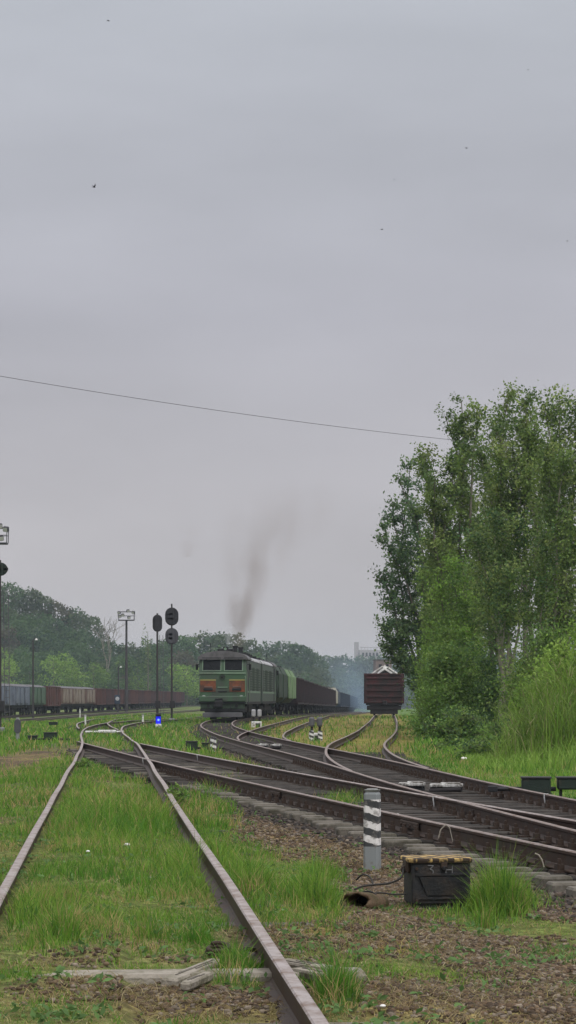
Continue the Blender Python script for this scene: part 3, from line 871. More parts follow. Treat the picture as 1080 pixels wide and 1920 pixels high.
# signal junction box
p = ground_at(819, 17.1); p.z -= .01
t = thing('junction_box', 'black iron trackside box with worn yellow striped lid and faint white marks', 'trackside box', p, R(7))
mb = MB(); mb.box((0, 0, .235), (.455, .36, .33), M['black_iron'], bev=.012); mb.box((0, 0, .05), (.42, .33, .05), M['black_iron'], bev=.01)
mb.build('body', t)
mb = MB(); mb.box((-.01, 0, .408), (.50, .40, .03), M['hazard'], bev=.008); mb.box((-.01, 0, .392), (.49, .39, .012), M['iron'], bev=.004); mb.build('lid', t)
mb = MB(); mb.box((-.245, -.05, .36), (.035, .16, .10), M['iron'], bev=.01); mb.cyl((-.262, -.05, .33), .03, .05, M['iron'], 8, 'y'); mb.build('hinge', t)
for s in (-1, 1):
    mb = MB(); mb.box((s * .17, 0, -.02), (.05, .3, .12), M['iron'], bev=.006); mb.build('leg', t)
mb = MB(); mb.box((0, -.186, .30), (.40, .012, .018), M['black_iron']); mb.box((0, -.186, .12), (.40, .012, .018), M['black_iron']); mb.build('rib', t)

mb = MB(); mb.box((.02, -.19, .375), (.05, .02, .05), M['iron'], bev=.006); mb.box((.02, -.196, .345), (.03, .02, .035), M['soot'], bev=.006); mb.build('hasp', t)
for bx_ in (-.19, .19):
    for bz_ in (.10, .345):
        mb = MB(); mb.cyl((bx_, -.187, bz_), .013, .016, M['iron'], 8, 'y'); mb.build('bolt', t)
mb = MB(); mb.add([(-.17, -.1815, .28), (.17, -.1815, .28), (.11, -.1815, .14), (-.11, -.1815, .14), (-.17, -.20, .28), (.17, -.20, .28), (.11, -.19, .14), (-.11, -.19, .14)], [(4, 7, 6, 5), (0, 4, 5, 1), (1, 5, 6, 2), (2, 6, 7, 3), (3, 7, 4, 0)], M['black_iron']); mb.build('cover_plate', t)


def digit_paths(mb, strokes, ox, oz, s, m):
    for a, b in strokes:
        mb.tube([(ox + a[0] * s, -.184, oz + a[1] * s), (ox + b[0] * s, -.184, oz + b[1] * s)], .0045, m, 4)


M['faded_white'] = mat('faded white marking', (.15, .15, .155), .9, 0, .5, 30, 0)
mb = MB()
five = [((.6, 1), (0, 1)), ((0, 1), (0, .55)), ((0, .55), (.4, .58)), ((.4, .58), (.6, .38)), ((.6, .38), (.55, .1)), ((.55, .1), (.25, 0)), ((.25, 0), (0, .08))]
three = [((0, 1), (.6, 1)), ((.6, 1), (.25, .6)), ((.25, .6), (.55, .5)), ((.55, .5), (.6, .2)), ((.6, .2), (.3, 0)), ((.3, 0), (0, .1))]
enn = [((0, 0), (0, 1)), ((.75, 0), (.75, 1)), ((0, .5), (.75, .5))]
digit_paths(mb, three, -.105, .295, .072, M['faded_white']); mb.build('painted_figure', t)
mb = MB(); digit_paths(mb, enn, .035, .30, .066, M['faded_white']); mb.build('painted_letter', t)
mb = MB()
for i in range(26):
    a = random.uniform(0, 6); x = -.15 + random.uniform(0, .3); z = random.uniform(.09, .34)
    mb.box((x, -.1815, z), (random.uniform(.01, .05), .003, random.uniform(.004, .012)), M['iron'])
# cable pipe in the gravel with cables to the box
p = ground_at(668, gd(1716, -.27))
t = thing('cable_pipe', 'short broken rusty pipe end lying in gravel left of the black box', 'pipe', (p.x, p.y, p.z + .045), R(-16))
M['rust_pipe'] = mat('rusty earthen pipe', (.13, .085, .055), .9, 0, .4, 9, .5, (.07, .06, .03), .4, 5)
mb = MB()
n = 22; ro, ri = .105, .082; vs = []; fs = []
for y, sc_ in ((0, 1), (.6, 1.02)):
    for r_ in (ro, ri):
        for k in range(n):
            q = 2 * PI * k / n; rr = r_ * (1 + .05 * math.sin(3 * q + y))
            vs.append((rr * math.cos(q), y + (.03 * math.sin(5 * q) if y == 0 else 0), rr * math.sin(q) * .8 - y * .10))
for k in range(n):
    j = (k + 1) % n
    fs += [(k, j, 2 * n + j, 2 * n + k), (n + j, n + k, 3 * n + k, 3 * n + j), (j, k, n + k, n + j)]
mb.add(vs, fs, M['rust_pipe']); mb.build('pipe_wall', t, smooth=True)
mb = MB(); mb.cyl((0, .35, -.035), .095, .02, M['soot'], 16, 'y'); mb.build('shade_disc', t)  # black disc paints the shade deep inside the pipe


def cable(label, pts, r=.009):
    P = [Vector(q) for q in pts]; out = []
    for i in range(len(P) - 1):
        p0, p1, p2, p3 = P[max(i - 1, 0)], P[i], P[i + 1], P[min(i + 2, len(P) - 1)]
        for s in range(6):
            u = s / 6
            out.append(.5 * ((2 * p1) + (p2 - p0) * u + (2 * p0 - 5 * p1 + 4 * p2 - p3) * u * u + (3 * p1 - p0 - 3 * p2 + p3) * u ** 3))
    out.append(P[-1])
    mb = MB(); mb.tube(out, r, M['cable'], 6); return tag(mb.build('cable', smooth=True), label, 'cable', 'cables by the trackside box')


dd = 17.0
cable('upper black cable looping from the box lid down to the pipe end', [at(757, 1628, 17.0), at(752, 1645, 16.9), at(730, 1656, 16.9), at(700, 1659, 16.9), at(680, 1662, 16.9), at(664, 1668, 16.9)])
cable('lower thin cable trailing from the box across the gravel to the pipe', [at(762, 1676, 16.9), at(740, 1677, 16.8), at(712, 1674, 16.8), at(690, 1678, 16.8), at(668, 1686, 16.8)], .007)
cable('bent pale wire arching over the broken pipe end', [at(668, 1650, 17.2), at(680, 1640, 17.1), at(694, 1645, 17.0), at(700, 1660, 16.9)], .007)['category'] = 'wire'
# dead stalks bent against the near rail
for lab, pts in (('bent dry stalk arching before the near rail right of the striped post', ((822, 1572), (826, 1556), (836, 1546), (843, 1552), (849, 1578))), ('bent dry stalk leaning on the near rail above the grass clump', ((1003, 1600), (1010, 1603), (1016, 1612), (1020, 1626)))):
    mb = MB(); mb.tube([at(a, b, 20.2 if a < 900 else 18.2) for a, b in pts], [.007, .006, .006, .005, .003][:len(pts)], M['sleeper_pale'], 5); tag(mb.build('dry_stalk'), lab, 'stalk')
# rusty coil near the rail
x1 = float(L1.x(12.9))
t = thing('rusty_coil', 'rusty iron spring coil beside the right rail of the overgrown track', 'coil', (x1 + .58, 12.75, gz(x1 + .58, 12.75) + .025))
mb = MB()
mb.tube([(math.cos(a) * (.055 + .012 * math.sin(a * .7)), math.sin(a) * .065, .003 * a + .012 * math.sin(a)) for a in np.linspace(0, 2 * PI * 2.4, 60)], .013, M['iron'], 6); mb.build('coil', t, smooth=True)
mb = MB(); mb.tube([(.09, 0, 0), (.16, .06, .02), (.21, .16, .0)], .014, M['iron'], 6); mb.build('tail', t)
# loose boards
for lab, (xa, ya), (xb, yb), w in (('weathered board lying askew left of the right rail', (316, 1837), (410, 1808), .09), ('grey weathered board lying askew right of the right rail', (528, 1799), (648, 1829), .10), ('thin grey splintered board below the other board right of the rail', (556, 1822), (612, 1838), .07), ('short bleached board fragment between the overgrown rails', (345, 1848), (392, 1832), .05)):
    A = Vector((*gp(xa, ya, -.13), 0)); B = Vector((*gp(xb, yb, -.13), 0)); mid = (A + B) / 2; ang = math.atan2(B.y - A.y, B.x - A.x)
    mb = MB(); mb.box((0, 0, 0), ((B - A).length, w, .05), M['sleeper_pale'], bev=.012)
    for q in range(4): mb.box((random.uniform(-.3, .3) * (B - A).length, random.uniform(-.3, .3) * w, .026), ((B - A).length * random.uniform(.2, .4), .008, .006), M['sleeper'])
    o = mb.build('board', loc=(mid.x, mid.y, gz(mid.x, mid.y) + .035), rot=(R(3), R(-2), ang)); tag(o, lab, 'board')
# white stone between the rails
def pebble(name, label, cat, loc, r, m, sq=.8, group=None):
    V, Fc = ico(); mb = MB()
    V = V * (1 + (RNG.random((12, 1)) - .5) * .3)
    vs = [tuple(v) for v in V]; me = MB(); me.add([(v[0] * r, v[1] * r, v[2] * r * sq) for v in vs], [tuple(int(q) for q in f) for f in Fc], m)
    o = me.build(name, smooth=False); o.location = loc
    sd = o.modifiers.new('round', 'SUBSURF'); sd.levels = 1; sd.render_levels = 2
    return tag(o, label, cat, group)


p = at(745, 1520, 26.3)
pebble('white_stone', 'rounded white stone resting between the rails behind the near rail', 'stone', (p.x, p.y, -.10), .062, M['whitestone'], 1.25)
for i, (a, b, lab) in enumerate(((190, 1543, 'crumpled white scrap in the grass between the overgrown rails'), (165, 1607, 'small pale scrap in grass nearest the left rail'), (238, 1588, 'pale stone among grass between the overgrown rails'), (325, 1482, 'white flower head beside the right overgrown rail'), (718, 1885, 'small white pebble at the bottom edge right of the rail'), (870, 1420, 'white scrap of litter on the bright green verge'))):
    x, d = gp(a, b, -.12); r = .030 * d / 16 * (.7 if i in (1, 3) else 1)
    pebble('litter_scrap' if i not in (2, 4) else 'pale_stone', lab, 'litter' if i not in (2, 4) else 'stone', (x, d, gz(x, d) + r * .6 + .03), r, M['paper'] if i not in (2, 4) else M['whitestone'], .5)
# white painted point-rod covers between the rails
for lab, (xa, xb, y), d, dark in (('white painted wooden point rod cover, left one of the near pair', (748, 797, 1467), 36.4, 0), ('white topped black point rod cover, right one of the near pair', (806, 868, 1466), 35.9, 1), ('white painted point cover between rails before the locomotive, left one', (482, 502, 1391), 67.0, 0), ('white painted point cover between rails before the locomotive, right one', (508, 527, 1391), 66.5, 1)):
    A = at(xa, y, d); B = at(xb, y, d); w = (B - A).length; zc = -.06
    t = thing('rod_cover', lab, 'point cover', ((A.x + B.x) / 2, d, zc), R(-6), 'white point rod covers')
    mb = MB(); mb.box((0, 0, -.02), (w, .42, .05), M['white_chip'], bev=.012); mb.box((w * .12, -.02, .01), (w * .6, .3, .03), M['white_chip'], bev=.01); mb.build('cover', t)
    mb = MB(); mb.box((0, 0, -.105), (w * .96, .34, .12), M['black_iron'], bev=.01); mb.build('base', t)
    if dark:
        mb = MB(); mb.tube([(-w * .5, -.25, -.10), (w * .45, -.25, -.08)], .035, M['under'], 8); mb.build('rod', t)
mb = MB()
t = thing('rod_cover', 'white painted point cover lying across the distant switch of the overgrown track', 'point cover', (float(L1.x(92)) + .1, 92, -.05), R(4), 'white point rod covers')
mb = MB(); mb.box((.1, 0, 0), (.75, .5, .12), M['white_paint'], bev=.03); mb.build('cover', t)
mb = MB(); mb.tube([(-.8, 0, -.02), (.8, 0, -.02)], .045, M['white_paint'], 8); mb.build('rod', t)


# point machines
def point_machine(label, px, d, rz, boxes, legs=True, rod=None):
    p = ground_at(px, d)
    t = thing('point_machine', label, 'point machine', p, rz, 'point machines beside the rails')
    for x, y, z, w, dp, h in boxes:
        mb = MB(); mb.box((x, y, z), (w, dp, h), M['black_green'], bev=.02); mb.box((x, y, z + h / 2 + .008), (w + .03, dp + .03, .025), M['black_iron'], bev=.006)
        mb.build('housing', t)
        if legs:
            for s in (-1, 1):
                mb = MB(); mb.box((x + s * w * .36, y - dp * .2, (z - h / 2) / 2 - .03), (.045, .06, z - h / 2 + .06), M['black_iron'], bev=.005); mb.build('leg', t)
    if rod:
        mb = MB(); mb.tube([(rod[0], 0, rod[2]), (rod[1], .05, rod[2])], .035, M['black_iron'], 8); mb.box((rod[0], 0, rod[2]), (.14, .16, .09), M['black_iron'], bev=.01); mb.build('rod', t)
    return t


point_machine('pair of dark green boxed point machine on legs at the right edge beyond the rails', 1005, 33.5, R(-4), [(0, 0, .27, .43, .34, .23), (.50, .05, .30, .36, .34, .17)], True, (-.65, .3, .22))
point_machine('low black point machine left of the overgrown track on bare soil', 95, 76, R(-3), [(0, 0, .20, .42, .4, .24), (-.62, 0, .14, .34, .3, .14)], False, (-.7, .85, .10))
point_machine('low dark point machine in front of the locomotive beside the small striped stake', 372, 66.5, R(4), [(-.2, 0, .14, .34, .35, .26), (.2, 0, .12, .2, .3, .2)], False, (-.2, .75, .08))
point_machine('tiny dark point machine far off in the left grass', 100, 115, R(-3), [(0, 0, .26, .42, .4, .14)], False)
# striped stake
p = ground_at(400, 64.5)
t = thing('striped_stake', 'short round black and white striped stake in front of the locomotive', 'post', p)
mb = MB(); mb.cyl((0, 0, .18), .088, .52, M['post_stripes_small'], 14); mb.build('shaft', t)
mb = MB(); mb.cyl((0, 0, .445), .09, .02, M['dark_metal'], 14, r2=.06); mb.build('cap', t)


# ------------------------------------------------------------------ signals
def capsule(w, h, n=8):
    r = w / 2; out = []
    for k in range(n + 1):
        a = PI * k / n; out.append((r * math.cos(a), h / 2 - r + r * math.sin(a)))
    for k in range(n + 1):
        a = PI + PI * k / n; out.append((r * math.cos(a), -h / 2 + r + r * math.sin(a)))
    return out


def signal_head(root, zc, w, h, m, n_l=3, yo=0.0):
    mb = MB(); mb.prism(capsule(w, h), yo + .05, yo + .085, m)
    hd = mb.build('backplate', root); hd.location = (0, 0, zc)
    for i in range(n_l):
        z = (i - (n_l - 1) / 2) * (h - w * .55) / max(1, n_l - 1) * .8 if n_l > 1 else 0
        mb = MB(); mb.cyl((-w * .06, yo - .03, z), w * .25, .16, m, 14, 'y'); mb.tube([(-w * .06, yo + .1, z), (-w * .06, yo + .4, z - .03)], [w * .2, w * .23], m, 12, False)
        mb.build('lamp_unit', hd)
    mb = MB(); mb.box((w * .12, yo - .06, 0), (w * .13, .12, h * .86), m, bev=.02); mb.box((-w * .3, yo + .02, 0), (w * .05, .06, h * .6), m); mb.build('housing_rib', hd)
    return hd


def mast_signal(label, px, d, top, heads, r=.085, ladder=True, sx=0.0):
    p = ground_at(px, d); H = CAM_H - (top - HZ) * d / F - p.z
    t = thing('mast_signal', label, 'railway signal', p, 0, 'tall round-headed mast signals')
    mb = MB(); mb.tube([(0, 0, -.2), (0, 0, H)], [r, r * .75], M['mast'], 10); mb.build('mast', t)
    if ladder:
        mb = MB(); L = .32
        for s in (-.11, .11): mb.tube([(L + s, .1, .5), (L * .8 + s, .1, H * .8)], .017, M['grey_metal'], 5)
        for z in np.arange(.6, H * .8, .33): mb.tube([(L - .11, .1, z), (L + .11, .1, z)], .011, M['grey_metal'], 4)
        mb.build('ladder', t)
    mb = MB(); mb.box((0, 0, .05), (.4, .4, .4), M['concrete'], bev=.03); mb.build('footing', t)
    mb = MB(); mb.box((.05, -.12, 1.2), (.34, .22, .5), M['dark_metal'], bev=.02); mb.build('relay_box', t)
    for y, w, h, m in heads:
        zc = CAM_H - (y - HZ) * d / F - p.z
        signal_head(t, zc, w, h, M[m])
    return t


M['signal_grey'] = mat('weathered signal grey', (.075, .075, .088), .7, .1, .3, 2, .1)
mast_signal('slimmer signal mast with one oval dark head, left of the pair before the trees', 295, 148, 1150, [(1168.5, .64, 1.15, 'dark_metal')])
mast_signal('taller signal mast with two stacked oval heads, right of the pair', 322, 152, 1132, [(1156, .92, 1.25, 'dark_metal'), (1193, .9, 1.15, 'signal_grey')], .075, False)
mast_signal('signal mast with rounded dark head cut by the left frame edge', 0, 100, 1050, [(1067, .72, .62, 'black_green')], .07, True)


def flood_mast(label, px, d, top, wpx):
    p = ground_at(px, d); H = CAM_H - (top - HZ) * d / F - p.z; w = wpx * d / F
    t = thing('floodlight_mast', label, 'floodlight mast', p, 0, 'tall floodlight masts')
    mb = MB(); mb.tube([(0, 0, -.3), (0, 0, H - 1.4)], [.26, .15], M['mast'], 10); mb.build('mast', t)
    mb = MB(); mb.box((0, 0, H - 1.35), (w * .94, w * .6, .13), M['dark_metal'], bev=.02)
    mb.build('platform', t)
    mb = MB()
    for s in (-1, 1):
        for q in (-1, 1): mb.tube([(s * w * .47, q * w * .3, H - 1.3), (s * w * .49, q * w * .3, H - .1)], .035, M['dark_metal'], 5)
        mb.tube([(s * w * .49, -w * .3, H - .1), (s * w * .49, w * .3, H - .1)], .035, M['dark_metal'], 5)
    for q in (-1, 1):
        mb.tube([(-w * .49, q * w * .3, H - .1), (w * .49, q * w * .3, H - .1)], .04, M['dark_metal'], 5)
        mb.tube([(-w * .48, q * w * .3, H - .7), (w * .48, q * w * .3, H - .7)], .025, M['dark_metal'], 5)
    mb.build('railing', t)
    for k, (fx, fz) in enumerate(((-.42, -.15), (-.2, -.5), (.12, .12), (.44, -.12), (-.38, -.7), (.18, -.85))):
        mb = MB(); T = Matrix.Translation((fx * w, -w * .33, H - .1 + fz)) @ Matrix.Rotation(R(25), 4, 'X') @ Matrix.Rotation(R(20 * (k % 3 - 1)), 4, 'Z')
        mb.box((0, 0, 0), (.46, .3, .40), M['dark_metal'], T, bev=.04); mb.box((0, -.16, 0), (.38, .02, .32), M['lens'], T); mb.build('floodlight', t)
    mb = MB(); mb.tube([(w * .06, .2, .4), (w * .05, .18, H - 1.5)], .03, M['dark_metal'], 5); mb.build('conduit', t)
    return t


flood_mast('tall floodlight mast with railed lamp platform standing before the parked wagons', 237, 330, 1146, 31)
flood_mast('floodlight mast with its lamp platform cut by the left frame edge', -4, 180, 988, 38)


def lamp_post(label, px, d, top):
    p = ground_at(px, d); H = CAM_H - (top - HZ) * d / F - p.z
    t = thing('lamp_post', label, 'lamp post', p, 0, 'thin yard lamp posts')
    mb = MB(); mb.tube([(0, 0, -.2), (0, 0, H - .1)], [.11, .07], M['mast'], 8); mb.build('pole', t)
    mb = MB(); mb.tube([(0, 0, H - .15), (.15, 0, H - .02), (.3, 0, H)], .03, M['mast'], 6); mb.build('arm', t)
    mb = MB(); mb.cyl((.32, 0, H - .08), .16, .2, M['lens'], 12, 'z', r2=.06); mb.build('lamp_shade', t)


lamp_post('thin grey lamp post rising behind the green wagon on the left', 62, 222, 1197)
lamp_post('thin dark lamp post left of the floodlight mast', 222, 300, 1249)
# small sign signal near floodlight
p = ground_at(220, 292)
t = thing('small_signal', 'small pale-faced signal on a short post in front of the parked wagons', 'signal', p)
mb = MB(); mb.tube([(0, 0, 0), (0, 0, 1.9)], .06, M['mast'], 8); mb.build('post', t)
mb = MB(); mb.box((0, 0, 2.0), (.75, .25, 1.2), M['navy_wagon'], bev=.08); mb.build('housing', t)
mb = MB(); mb.cyl((.02, -.14, 2.1), .26, .05, M['roof_pale'], 16, 'y'); mb.build('disc', t)


# dwarf signals
def dwarf(label, px, d, w, h, twin=True, top='grey_metal'):
    p = ground_at(px, d)
    t = thing('dwarf_signal', label, 'shunting signal', p, 0, 'low shunting signals')
    mb = MB(); mb.box((0, 0, h * .1), (w * .9, .35, h * .45), M['white_paint'], bev=.03); mb.build('base', t)
    mb = MB(); mb.box((w * .12, -.19, h * .12), (w * .4, .04, h * .2), M['black_iron'], bev=.01); mb.build('plate', t)
    for s in ((-1, 1) if twin else (0,)):
        mb = MB(); mb.cyl((s * w * .26, 0, h * .52), w * .09, h * .4, M['black_iron'], 10); mb.build('neck', t)
        mb = MB(); mb.box((s * w * .26, 0, h * .79), (w * .36, .3, h * .4), M[top], bev=.05); mb.cyl((s * w * .26, .17, h * .88), w * .12, .12, M['black_iron'], 12, 'y'); mb.cyl((s * w * .26, .17, h * .68), w * .12, .12, M['black_iron'], 12, 'y'); mb.build('lamp_head', t)
    return t


dwarf('white low twin-headed shunting signal right of the locomotive', 481, 121, .62, .98, top='roof_pale')
t = dwarf('low twin shunting signal with striped foot standing in the yellowish grass', 592, 82, .56, .88)
for s in (-1, 1):
    mb = MB(); mb.cyl((s * .16, -.2, .17), .085, .40, M['post_stripes_small'], 12); mb.build('striped_foot', t)
p = ground_at(33, 79)
t = thing('dwarf_signal', 'grey hooded low signal seen from behind in the left grass', 'shunting signal', p, 0, 'low shunting signals')
mb = MB(); mb.tube([(0, 0, 0), (0, 0, .35)], .07, M['concrete'], 10); mb.build('post', t)
mb = MB(); mb.prism(capsule(.22, .5), -.09, .09, M['signal_grey']); o = mb.build('lamp_head', t); o.location = (0, 0, .52)
mb = MB(); mb.cyl((0, 0, .79), .075, .09, M['concrete'], 10, r2=.05); mb.build('cap', t)
p = ground_at(297, 117)
t = thing('dwarf_signal', 'low signal with a lit blue lamp at the foot of the tall masts', 'shunting signal', p, 0, 'low shunting signals')
mb = MB(); mb.box((0, 0, .05), (.30, .28, .34), M['white_paint'], bev=.03); mb.build('base', t)
mb = MB(); mb.box((0, .02, .48), (.30, .2, .62), M['black_iron'], bev=.06); mb.build('housing', t)


def emit(name, col, s):
    m = bpy.data.materials.new(name); n, l = nodes_of(m); p = n['Principled BSDF']
    p.inputs['Base Color'].default_value = (*col, 1); p.inputs['Emission Color'].default_value = (*col, 1); p.inputs['Emission Strength'].default_value = s
    return m


M['blue_lamp'] = emit('lit blue lamp', (.004, .012, .75), .75); M['blue_core'] = emit('lit lamp core', (.12, .25, 1), 1.6)
mb = MB(); mb.box((0, -.09, .42), (.25, .03, .38), M['blue_lamp'], bev=.01); mb.cyl((.01, -.11, .43), .06, .02, M['blue_core'], 12, 'y'); mb.build('lamp', t)
mb = MB(); mb.box((0, -.14, .66), (.28, .14, .03), M['black_iron']); mb.build('hood', t)
for lab, px, d, h in (('thin white stake at the left end of the distant curved rails', 160, 128, .62), ('thin white stake at the right end of the distant curved rails', 268, 128, .62), ('slim pale stake left of the distant switch', 150, 200, 1.0)):
    p = ground_at(px, d); t = thing('white_stake', lab, 'post', p, 0, 'thin white stakes')
    mb = MB(); mb.box((0, 0, h / 2), (.1, .1, h), M['white_paint'], bev=.015); mb.build('shaft', t)
    mb = MB(); mb.box((0, 0, h + .02), (.12, .12, .05), M['concrete'], bev=.01); mb.build('cap', t)


# ------------------------------------------------------------------ rolling stock
def bogie(root, y, m='under', r=.47):
    mb = MB()
    for s in (-1, 1):
        mb.box((s * 1.02, 0, .52), (.16, 2.5, .26), M[m], bev=.04); mb.box((s * 1.02, 0, .70), (.2, .6, .3), M[m], bev=.04)
    mb.box((0, 0, .66), (2.0, .5, .24), M[m])
    b = mb.build('bogie', root); b.location = (0, y, 0)
    for q in (-.92, .92):
        w = MB()
        for s in (-1, 1):
            w.cyl((s * .80, q, r), r, .13, M['under'], 18, 'x')
        w.cyl((0, q, r), .09, 1.6, M['under'], 8, 'x'); w.build('wheelset', b)
    return b


def coupler(root, y, s):
    mb = MB(); mb.box((0, y + s * .25, 1.02), (.22, .6, .26), M['under'], bev=.04); mb.box((.06, y + s * .58, 1.02), (.36, .2, .34), M['under'], bev=.05); mb.build('coupler', root)


def gondola(label, m, group, loads=False):
    root = thing('freight_wagon', label, 'freight wagon', (0, 0, 0), 0, group); L = 12.7; hw = 1.5; z0, z1 = .98, 3.36
    mb = MB()
    for s in (-1, 1):
        mb.box((s * (hw - .04), 0, (z0 + z1) / 2), (.08, L, z1 - z0), m)
        mb.box((s * (hw + .015), 0, z1 - .05), (.19, L + .02, .12), m, bev=.02)
        mb.box((s * (hw + .01), 0, z0 + .05), (.16, L, .16), m)
        for k in range(8):
            y = -L / 2 + .08 + k * (L - .16) / 7
            mb.box((s * (hw + .05), y, (z0 + z1) / 2 - .02), (.12, .14, z1 - z0 - .12), m, bev=.02)
    mb.box((0, 0, z0 + .03), (2 * hw, L, .08), m)
    mb.build('body', root)
    for s in (-1, 1):
        mb = MB(); y = s * (L / 2 - .04)
        mb.box((0, y, (z0 + z1) / 2), (2 * hw - .17, .07, z1 - z0), m)
        mb.box((0, y + s * .05, z1 - .06), (2 * hw + .16, .14, .13), m, bev=.02)
        for z in (1.06, 1.52, 2.0, 2.5, 2.98): mb.box((0, y + s * .08, z), (2 * hw - .1, .12, .1), m, bev=.025)
        for q in (-1, 1): mb.box((q * (hw - .06), y + s * .07, (z0 + z1) / 2), (.16, .12, z1 - z0 - .1), m, bev=.02)
        mb.build('end_wall', root)
    mb = MB(); mb.box((0, 0, .87), (.5, L - .2, .2), M['under'])
    for s in (-1, 1): mb.box((0, s * (L / 2 - .1), .90), (2.9, .22, .15), M['under'], bev=.03)
    for y in (-3, -1, 1, 3): mb.box((0, y, .86), (2.4, .16, .2), M['under'])
    mb.build('underframe', root)
    bogie(root, -4.3); bogie(root, 4.3); coupler(root, -L / 2, -1); coupler(root, L / 2, 1)
    return root


def hopper(label, m, m2, group, tall=4.25):
    root = thing('hopper_wagon', label, 'hopper wagon', (0, 0, 0), 0, group); L = 13.0
    pr = [(-.9, 1.0), (.9, 1.0), (1.42, 1.5), (1.5, 2.6), (1.42, 3.35), (1.15, 3.85), (.6, tall - .08), (0, tall), (-.6, tall - .08), (-1.15, 3.85), (-1.42, 3.35), (-1.5, 2.6), (-1.42, 1.5)]
    pr = pr[::-1]
    mb = MB(); mb.prism(pr, -L / 2, L / 2, m); mb.build('shell', root)
    for k, y in enumerate((-3.5, 2.7)):
        for s in (-1, 1):
            mb = MB(); mb.box((s * 1.52, y, 2.35), (.12, 4.9, 1.9), m2, bev=.03)
            mb.add([(s * 1.50, y - 2.4, 3.31), (s * 1.50, y + 2.4, 3.31), (s * 1.19, y + 2.4, 3.87), (s * 1.19, y - 2.4, 3.87), (s * 1.44, y - 2.4, 3.28), (s * 1.44, y + 2.4, 3.28), (s * 1.13, y + 2.4, 3.84), (s * 1.13, y - 2.4, 3.84)], [(0, 1, 2, 3), (7, 6, 5, 4), (0, 3, 7, 4), (1, 5, 6, 2), (3, 2, 6, 7), (0, 4, 5, 1)], m2)
            mb.build('side_panel', root)
    for y in (-4, 0, 4):
        mb = MB(); mb.cyl((0, y, tall + .04), .34, .14, M['soot'], 12); mb.build('hatch', root)
    mb = MB(); mb.box((0, 0, tall + .06), (.5, L - .6, .04), M['soot']); mb.build('walkway', root)
    mb = MB(); mb.box((0, 0, 1.0), (.6, L, .3), M['under']); mb.build('underframe', root)
    bogie(root, -4.6); bogie(root, 4.6); coupler(root, -L / 2, -1); coupler(root, L / 2, 1)
    return root


def boxcar(label, m, panel, group):
    root = thing('boxcar', label, 'boxcar', (0, 0, 0), 0, group); L = 13.2; hw = 1.46; z0, z1 = 1.15, 3.25
    mb = MB(); mb.box((0, 0, (z0 + z1) / 2), (2 * hw, L, z1 - z0), m, bev=.03)
    for s in (-1, 1):
        for k in range(9): mb.box((s * (hw + .03), -L / 2 + .1 + k * (L - .2) / 8, (z0 + z1) / 2), (.08, .12, z1 - z0 - .1), m)
    mb.build('body', root)
    mb = MB(); mb.prism([(-hw - .05, z1 - .04), (-hw * .6, z1 + .2), (0, z1 + .28), (hw * .6, z1 + .2), (hw + .05, z1 - .04)][::-1], -L / 2 - .04, L / 2 + .04, M['roof_grey']); mb.build('roof', root)
    for y, w in ((0, 2.2), (-3.6, 2.6), (3.6, 2.6)):
        mb = MB(); mb.box((hw + .06, y, (z0 + z1) / 2 + .02), (.1, w, (z1 - z0) * .84), panel, bev=.02); mb.build('door' if y == 0 else 'side_panel', root)
    mb = MB(); mb.box((0, 0, 1.0), (2.4, L, .26), M['under']); mb.box((0, 0, .75), (1.6, 3.6, .4), M['under']); mb.build('underframe', root)
    bogie(root, -4.6); bogie(root, 4.6); coupler(root, -L / 2, -1); coupler(root, L / 2, 1)
    return root


def put(o, line, d, zf):
    o.location = (float(line.x(d)), d, float(zf(d))); k = (float(line.x(d + 6)) - float(line.x(d - 6))) / 12
    o.rotation_euler = (0, 0, -math.atan(k)); return o


